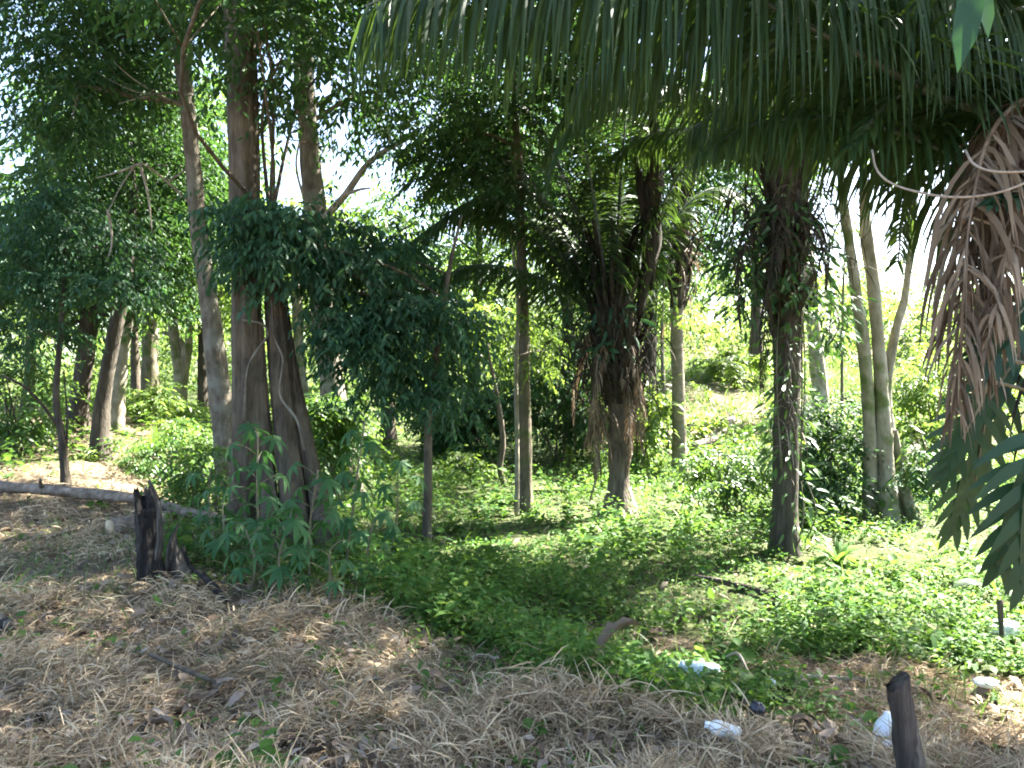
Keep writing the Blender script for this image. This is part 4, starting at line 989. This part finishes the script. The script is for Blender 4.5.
def jag_stump(name, label, base, top, r0, r1, seed, mat, jag, split=None):
    rng = np.random.default_rng(seed); base = Vector(base); top = Vector(top)
    root = thing(name, label, 'stump', base)
    n, k = 26, 22; th = np.linspace(0, 6.283, k, endpoint=False)
    u = np.linspace(0, 1, n)
    prof = rng.uniform(-1, 1, 8)
    h = 1 - jag * (.5 + .5 * np.sin(th + prof[0] * 3)) - jag * .5 * (.5 + .5 * np.sin(3 * th + prof[1] * 3)) - jag * .35 * rng.uniform(0, 1, k)
    R = r0 + (r1 - r0) * u[:, None] + 0 * th
    R = R * (1 + .1 * np.sin(3 * th + 1)[None] + .07 * np.sin(5 * th + 4 * u[:, None]) + .035 * rng.normal(size=(n, k)) + .35 * np.exp(-u[:, None] * 12))
    ax = np.array(base - Vector((0, 0, .1)))[None, None] + (np.array(top - base) + [0, 0, .1])[None, None] * (u[:, None] * h[None])[..., None]
    V = ax + np.stack([np.cos(th)[None] * R, np.sin(th)[None] * R, 0 * R], -1)
    # the broken hollow inside
    Vi = []
    for q in (.72, .35, .0):
        ring = V[-1].copy(); c = ring.mean(0); ring = c + (ring - c) * q; ring[:, 2] -= (1 - q) * r1 * 1.8 * (.6 + .4 * rng.uniform(size=k)); Vi.append(ring)
    V = np.concatenate([V, np.array(Vi)]); m = len(V)
    i = np.arange(m - 1)[:, None] * k; j = np.arange(k)[None]; j2 = (j + 1) % k
    mb = MB(); mb.add(V.reshape(-1, 3), [np.stack([i + j, i + j2, i + k + j2, i + k + j], -1).reshape(-1, 4)])
    mb.build('trunk', M[mat], root)
    return root
a = gp(152, 582)
s1 = jag_stump('charred_stump', 'tall charred black stump with a jagged split top, in dry grass', a, W(143, 478, a.y), .105, .085, 41, 'char', .2)
mb = MB(); tube(mb, [W(158, 560, a.y - .11), W(160, 530, a.y - .1), W(157, 500, a.y - .09), W(149, 480, a.y - .07)], [.03, .03, .022, .01], 7, 14, rough=.2); mb.build('splinter', M['char_grey'], s1)
a2 = gp(180, 580)
s2 = jag_stump('charred_stump', 'short charred stump with a greyer pointed top right of the tall one', a2, W(176, 523, a2.y), .105, .055, 43, 'char_grey', .3)
mb = MB(); tube(mb, [W(168, 570, a2.y - .08), W(171, 545, a2.y - .07), W(179, 522, a2.y - .02)], [.03, .03, .008], 7, 10, rough=.2); mb.build('splinter', M['char_grey'], s2)
q = gp(226, 606)
mb = MB(); tube(mb, [W(182, 545, a2.y - .1), W(190, 566, a2.y - .12), gp(205, 590) + Vector((0, 0, .1)), q + Vector((0, 0, .03))], [.016, .024, .03, .018], 8, 24, rough=.16, seed=6)
tube(mb, [gp(203, 590) + Vector((0, 0, .1)), gp(196, 598) + Vector((0, 0, .05))], [.02, .012], 6, 5)
o = mb.build('burnt_branch', M['char'], origin=q); tag(o, 'blackened crooked branch leaning from the short charred stump to the ground', 'branch')

# wooden post at the lower right
y = 3.05
pt = thing('wooden_post', 'weathered dark wooden post in the dry grass at lower right', 'post', onground(W(912, 700, y).x, y))
mb = MB(); b0 = W(921, 800, y); b0.z = float(ground_h(b0.x, y)) - .1
V = []; n = 22; rr = np.random.default_rng(15)
top = W(898, 681, y)
for k in range(n):
    u = k / (n - 1); c = b0.lerp(top, u); hw = .047 - .014 * u; hd = .042 - .01 * u
    for (sx, sy) in ((-1, -1), (-.3, -1.12), (.4, -1.08), (1, -.9), (1.05, .2), (.9, 1), (0, 1.1), (-1, 1), (-1.08, 0)):
        V.append(list(c + Vector((sx * hw * (1 + .06 * rr.normal()), sy * hd * (1 + .06 * rr.normal()), (.03 * sx if k == n - 1 else 0)))))
V = np.array(V); k9 = 9; i = np.arange(n - 1)[:, None] * k9; j = np.arange(k9)[None]; j2 = (j + 1) % k9
mb.add(np.vstack([V, V[-9:].mean(0) + [0, 0, .006]]), [np.stack([i + j, i + j2, i + k9 + j2, i + k9 + j], -1).reshape(-1, 4), np.stack([(n - 1) * k9 + j[0], (n - 1) * k9 + j2[0], np.full(9, n * k9)], -1)])
mb.build('post', M['post'], pt)
# fallen sticks and logs
def stick(label, pts, r, mat='dead_wood', lift=.06, name='fallen_branch', cat='branch', up=0.):
    P = [gp(a, b) + Vector((0, 0, lift + (q[0] if q else 0))) for a, b, *q in pts]
    mb = MB(); tube(mb, P, r, 8, 8 * len(P), rough=.14, seed=int(pts[0][0])); o = mb.build(name, M[mat], origin=P[0]); tag(o, label, cat); return o
stick('brown fallen branch in the weeds right of the shaggy palm foot', [(812, 586), (826, 598), (842, 612)], [.035, .04, .03], 'bark_brown', .07)
stick('dark long branch half buried in weeds left of the shaggy palm foot', [(690, 582), (730, 590), (775, 604), (800, 614)], [.02, .03, .03, .02], 'bark_dark', .06)
stick('thin pale stick lying in the weeds at left of the clearing edge', [(498, 606), (512, 624), (520, 636)], [.012, .016, .01], 'dead_wood', .08)
stick('straight thin stick behind the wooden post, lying flat', [(770, 683), (800, 684), (870, 688)], [.012, .014, .01], 'dead_wood', .05)
stick('curved pale stalk arched over the weeds beside the crumpled clear bag', [(724, 668), (738, 676, .08), (752, 690)], [.008, .01, .008], 'dead_wood', .06)
stick('thick sunlit fallen trunk on the bank left of the smooth palm stem', [(636, 452), (656, 446), (690, 430)], [.12, .13, .13], 'log', .1, 'fallen_log', 'log')
stick('broken grey log on the foot of the bank right of the smooth palm stem', [(694, 452), (712, 444), (732, 424)], [.1, .11, .08], 'log', .1, 'fallen_log', 'log')
stick('brown stick under the short straw at front left', [(150, 676), (180, 690), (215, 706)], [.012, .014, .01], 'bark_brown', .12)
stick('grey weathered wood end in the grass at the far left edge', [(-20, 628), (0, 630), (12, 634)], [.045, .05, .04], 'char_grey', .05, 'fallen_log', 'log')

# curled dead leaves
def dead_leaf(label, px, py, L, wd, az, seed, name='dead_leaf', mat='dead_frond', lift=.08, el=.4):
    g = gp(px, py) + Vector((0, 0, lift)); rng = np.random.default_rng(seed)
    n = 12; V = []
    for k in range(n + 1):
        u = k / n; c = Vector((math.cos(az) * L * (u - .5), math.sin(az) * L * (u - .5), el * L * (u - .5) + .12 * L * math.sin(u * 5 + seed)))
        ww = wd * (math.sin(math.pi * (u * .9 + .06)) ** .7) * rng.uniform(.8, 1.15)
        sd = Vector((-math.sin(az), math.cos(az), 0))
        for q in (-1, -.5, 0, .5, 1): V.append(list(g + c + sd * ww * .5 * q * .75 + Vector((0, 0, ww * .45 * q * q + rng.normal(0, .006)))))
    mb = MB(); i = np.arange(n)[:, None] * 5; j = np.arange(4)[None]
    mb.add(V, [np.stack([i + j, i + j + 1, i + 5 + j + 1, i + 5 + j], -1).reshape(-1, 4)])
    o = mb.build(name, M[mat], origin=gp(px, py)); tag(o, label, 'leaf'); return o
dead_leaf('big curled grey brown dead leaf propped at the weed edge in front', 612, 692, .32, .11, .35, 5, lift=.27, el=.6)
dead_leaf('flat pale grey dead leaf on the straw, front left of centre', 327, 728, .2, .085, 1.9, 6, lift=.13, el=.05)
dead_leaf('reddish brown dead leaf in the straw at the lower left', 160, 752, .17, .06, 2.6, 7, lift=.13, mat='litter', el=.1)

# ------------------------------------------------------------------ litter of plastic
def crumple(name, label, cat, px, py, size, mat, seed, amp=.35, lift=None, rot=0., ground=True):
    rng = np.random.default_rng(seed); g = gp(px, py)
    nu, nv = 28, 18
    U, V_ = np.meshgrid(np.linspace(0, 2 * math.pi, nu, endpoint=False), np.linspace(.02, math.pi - .02, nv))
    d = np.stack([np.cos(U) * np.sin(V_), np.sin(U) * np.sin(V_), np.cos(V_)], -1)
    r = np.ones_like(U)
    for k in range(9):
        a = nrm(rng.normal(size=3)); r = r + amp / (1 + k * .3) * np.abs(np.sin((d @ a) * (2 + k * 1.3) + rng.uniform(0, 6))) - amp * .45 / (1 + k * .3)
    P = d * r[..., None] * np.array(size)
    c, s = math.cos(rot), math.sin(rot)
    P = np.stack([P[..., 0] * c - P[..., 1] * s, P[..., 0] * s + P[..., 1] * c, P[..., 2]], -1)
    P = P + np.array(g) + [0, 0, size[2] * .7 if lift is None else lift]
    i = np.arange(nv - 1)[:, None] * nu; j = np.arange(nu)[None]; j2 = (j + 1) % nu
    mb = MB(); mb.add(P.reshape(-1, 3), [np.stack([i + j, i + j2, i + nu + j2, i + nu + j], -1).reshape(-1, 4)])
    o = mb.build(name, M[mat], origin=g); tag(o, label, cat); return o
crumple('plastic_bag', 'crumpled translucent bag lying in the green weeds', 'bag', 702, 686, (.075, .05, .04), 'clear_plastic', 3, lift=.09)
crumple('plastic_scrap', 'small white plastic scrap left of the crumpled translucent bag', 'litter', 684, 682, (.024, .02, .028), 'clear_plastic', 4, lift=.09)
crumple('plastic_lump', 'shiny black plastic lump in the straw beside the white bottle', 'litter', 757, 744, (.03, .03, .03), 'black_plastic', 5, amp=.2, lift=.15)
crumple('plastic_bag', 'dirty white bag flattened in the straw right of the wooden post', 'bag', 986, 700, (.05, .04, .018), 'dirty_plastic', 6, lift=.1)
crumple('plastic_bag', 'white bag caught in sunlit weeds at the right edge', 'bag', 1004, 642, (.08, .06, .05), 'dirty_plastic', 7, lift=.1)
crumple('plastic_scrap', 'tiny white scrap in the weeds between bag and wooden post', 'litter', 773, 700, (.014, .012, .016), 'white_plastic', 8, lift=.1)

def lathe(mb, a, axis, prof, n=20):
    a = Vector(a); ax = Vector(axis).normalized(); t = ax.orthogonal().normalized(); b = ax.cross(t); V = []
    for (z, r) in prof:
        for k in range(n):
            q = 2 * math.pi * k / n; V.append(list(a + ax * z + (t * math.cos(q) + b * math.sin(q)) * r))
    m = len(prof); i = np.arange(m - 1)[:, None] * n; j = np.arange(n)[None]; j2 = (j + 1) % n
    mb.add(V, [np.stack([i + j, i + j2, i + n + j2, i + n + j], -1).reshape(-1, 4)])
BOT = [(0, .0), (.0, .026), (.006, .031), (.03, .032), (.05, .030), (.055, .032), (.1, .032), (.115, .026), (.128, .013), (.14, .012)]
g = gp(728, 762)
bt_ = thing('plastic_bottle', 'white plastic bottle lying on its side at the bottom edge', 'bottle', g)
mb = MB(); ax = Vector((-.9, .2, .22)); p = g + Vector((.05, 0, .11)); lathe(mb, p, ax, BOT); mb.build('body', M['dirty_plastic'], bt_)
mb = MB(); lathe(mb, p + ax.normalized() * .128, ax, [(0, .0), (0, .0155), (.018, .0155), (.018, 0)]); mb.build('cap', M['white_plastic'], bt_)
g = gp(886, 756)
b2 = thing('plastic_jug', 'white plastic container with a small teal mark behind the wooden post', 'bottle', g)
mb = MB(); ax = Vector((.12, .1, 1)); lathe(mb, g + Vector((0, 0, .045)), ax, [(0, 0), (0, .045), (.01, .055), (.05, .058), (.09, .052), (.12, .035), (.135, .02), (.15, .019), (.15, 0)], 24); mb.build('body', M['white_plastic'], b2)
mb = MB(); c = g + Vector((.012, -.0555, .125)); lathe(mb, c, Vector((.1, -1, .25)), [(0, 0), (0, .012), (.003, .012), (.003, 0)], 14); mb.build('mark', M['teal'], b2)
crumple('plastic_scrap', 'white plastic scrap at the foot of the wooden post, lower left of it', 'litter', 888, 768, (.018, .016, .025), 'white_plastic', 9, lift=.09)

# ------------------------------------------------------------------ cassava shrubs and small plants
def palmate(mb, c, D, N, L, rng, lobes=7):
    """a hand shaped leaf: lobes radiate from the stalk"""
    D = Vector(D).normalized(); N = Vector(N); Sx = D.cross(N).normalized(); N = Sx.cross(D)
    a = np.radians(np.linspace(-125, 125, lobes) + rng.normal(0, 6, lobes))
    d = np.cos(a)[:, None] * np.array(D) + np.sin(a)[:, None] * np.array(Sx)
    ln = L * (.62 + .38 * np.cos(a * .75))
    leaf8(mb, np.repeat([list(c)], lobes, 0), d - .12 * np.array(N), np.repeat([list(N)], lobes, 0), ln, ln * .27, fold=.12, bend=.38)

def cassava(label, px, py, Y, top, nl, seed, L=.17, pet=.22, lean=0.):
    rng = np.random.default_rng(seed); c = W(px, py, Y); g = onground(c.x, Y)
    root = thing('cassava_plant', label, 'plant', g, 'cassava plants round the fluted tree')
    t = W(top[0], top[1], Y); mb = MB()
    P, _ = tube(mb, [g - Vector((0, 0, .05)), g.lerp(t, .5) + Vector((rng.normal(0, .04), rng.normal(0, .04), 0)), t], [.013, .011, .006], 6, 20, rough=.05)
    mb.build('stem', M['cassava_stem'], root)
    lb = MB(); pb_ = MB()
    for k in range(nl):
        u = .3 + .7 * k / (nl - 1); i = int(u * (len(P) - 1)); p = Vector(P[i]); a = 2.4 * k + rng.normal(0, .3)
        o = Vector((math.cos(a), math.sin(a), .25 + .5 * u)).normalized(); pl = pet * rng.uniform(.7, 1.2)
        e = p + o * pl + Vector((0, 0, -.04))
        tube(pb_, [p, p.lerp(e, .5) + Vector((0, 0, .025)), e], [.004, .003, .0025], 5, 6)
        palmate(lb, e, (o.x, o.y, -.55 - .3 * rng.uniform()), (o.x * .5 + rng.normal(0, .1), o.y * .5 - .1, .85), L * rng.uniform(.8, 1.15), rng)
    lb.build('foliage', M['cassava'], root); pb_.build('petiole', M['cassava_stem'], root)
    return root
CS = [(262, 575, 7.0, (258, 432), 15, 'tallest hand leaved shrub in front of the thick fluted trunk', .2), (228, 570, 7.1, (222, 500), 9, 'hand leaved shrub just right of the burnt branch, its lowest leaves over straw', .18),
      (345, 580, 7.4, (365, 420), 13, 'tall thin hand leaved shrub at the right of the fluted trunk', .2), (310, 590, 6.6, (318, 470), 12, 'hand leaved shrub crossing the lit gap at the middle of the fluted trunk', .18),
      (280, 600, 6.2, (290, 520), 11, 'bushy hand leaved shrub lowest before the fluted trunk', .17), (250, 600, 6.3, (246, 530), 9, 'low hand leaved shrub near the straw edge below the tallest one', .16),
      (370, 600, 6.7, (374, 520), 10, 'low hand leaved shrub at the right end of the row, over the weeds', .16), (330, 610, 6.0, (330, 550), 8, 'small hand leaved shrub over the straw edge', .15),
      (385, 570, 7.6, (398, 470), 10, 'hand leaved shrub reaching right toward the slender young tree', .18), (218, 550, 7.6, (210, 470), 8, 'slim hand leaved shrub between the short charred stump and the leaning tree', .16)]
for k, (px, py, Y, top, nl, lab, L) in enumerate(CS):
    cassava(lab, px, py, Y, top, nl + 1, 300 + k, L=L)

def rosette(name, label, px, py, n, L, wd, seed, mat='weed', el=(.7, 1.4), droop=1.2, cat='plant', kind='strip'):
    rng = np.random.default_rng(seed); g = gp(px, py)
    root = thing(name, label, cat, g); a = np.arange(n) * 2.4 + rng.normal(0, .3, n); e = rng.uniform(*el, n)
    D = np.stack([np.cos(a) * np.cos(e), np.sin(a) * np.cos(e), np.sin(e)], -1)
    mb = MB(); strips(mb, np.repeat([list(g)], n, 0) + rng.normal(0, .012, (n, 3)), D, rng.uniform(.7, 1.1, n) * L, wd * rng.uniform(.7, 1.1, n), droop, seg=6, side=np.stack([-np.sin(a), np.cos(a), 0 * a], -1), wprof=[.3, .8, 1, .9, .6, .05])
    mb.build('leaf_tuft', M[mat], root)
    mb = MB(); tube(mb, [g - Vector((0, 0, .05)), g + Vector((0, 0, .05))], [.015, .01], 7, 4); mb.build('stem', M['cassava_stem'], root)
    return root
rosette('seedling', 'bright upright strap leaved seedling in the lit gap left of the leaning tree', 156, 458, 9, .6, .09, 401, 'leaf_lit', el=(1.0, 1.5), droop=.6)
rosette('weed_plant', 'leafy tuft of broad drooping leaves at the weed edge in front of centre', 655, 704, 22, .24, .05, 402, 'weed', el=(.5, 1.4))
rosette('weed_plant', 'long leaved bright tuft in the grass at the far left edge', 10, 598, 14, .34, .035, 403, 'leaf_lit', el=(.4, 1.2))
rosette('weed_plant', 'dark upright weed on the bare patch left of the dirt spot', 866, 640, 16, .2, .05, 404, 'weed', el=(.5, 1.4))
rosette('weed_plant', 'small green weed growing at the foot of the wooden post', 909, 752, 9, .1, .035, 405, 'weed', el=(.3, 1.2))
rosette('weed_plant', 'leafy weed in the shade low at the middle of the clearing edge', 500, 655, 16, .26, .06, 406, 'weed', el=(.6, 1.4))
rosette('weed_plant', 'broad leaved weed on straw, lower left of centre', 196, 755, 6, .1, .06, 407, 'weed', el=(.1, .7))
rosette('weed_plant', 'leafy sprig at the straw edge below the hand leaved shrubs', 366, 612, 10, .2, .05, 408, 'weed', el=(.5, 1.4))
rosette('weed_plant', 'single flat round leaved weed on the straw at the bottom centre', 601, 760, 4, .07, .06, 409, 'weed', el=(.1, .5))
rosette('weed_plant', 'lush weed clump with tall leaves left of the shaggy palm foot', 690, 540, 18, .4, .06, 410, 'weed', el=(.8, 1.4))
rosette('weed_plant', 'lush weed clump with tall leaves right of the shaggy palm foot', 838, 565, 18, .36, .06, 411, 'weed', el=(.8, 1.4))
# young palm at the right edge
rng = np.random.default_rng(77); g = gp(1003, 655)
yp = thing('young_palm', 'young palm with a few arching leaves and a brown base, right edge', 'palm', g)
mb = MB(); tube(mb, [g - Vector((0, 0, .05)), W(1001, 620, g.y), W(1000, 600, g.y)], [.02, .015, .022], 9, 12, rough=.1); mb.build('stem', M['bark_brown'], yp)
p = W(1000, 602, g.y)
for k, (dx, dy, dz, L) in enumerate(((-.6, -.2, .8, .5), (.3, -.3, .9, .42), (.7, .2, .5, .4), (-.1, .4, 1, .35))):
    mb = MB(); strips(mb, np.array([list(p)]), np.array([[dx, dy, dz]]), L, .085, 1.6, seg=8, side=np.array([[0, 1., .3]]), wprof=[.15, .3, .8, 1, .8, .1]); mb.build('leaf', M['leaf_mid'], yp)
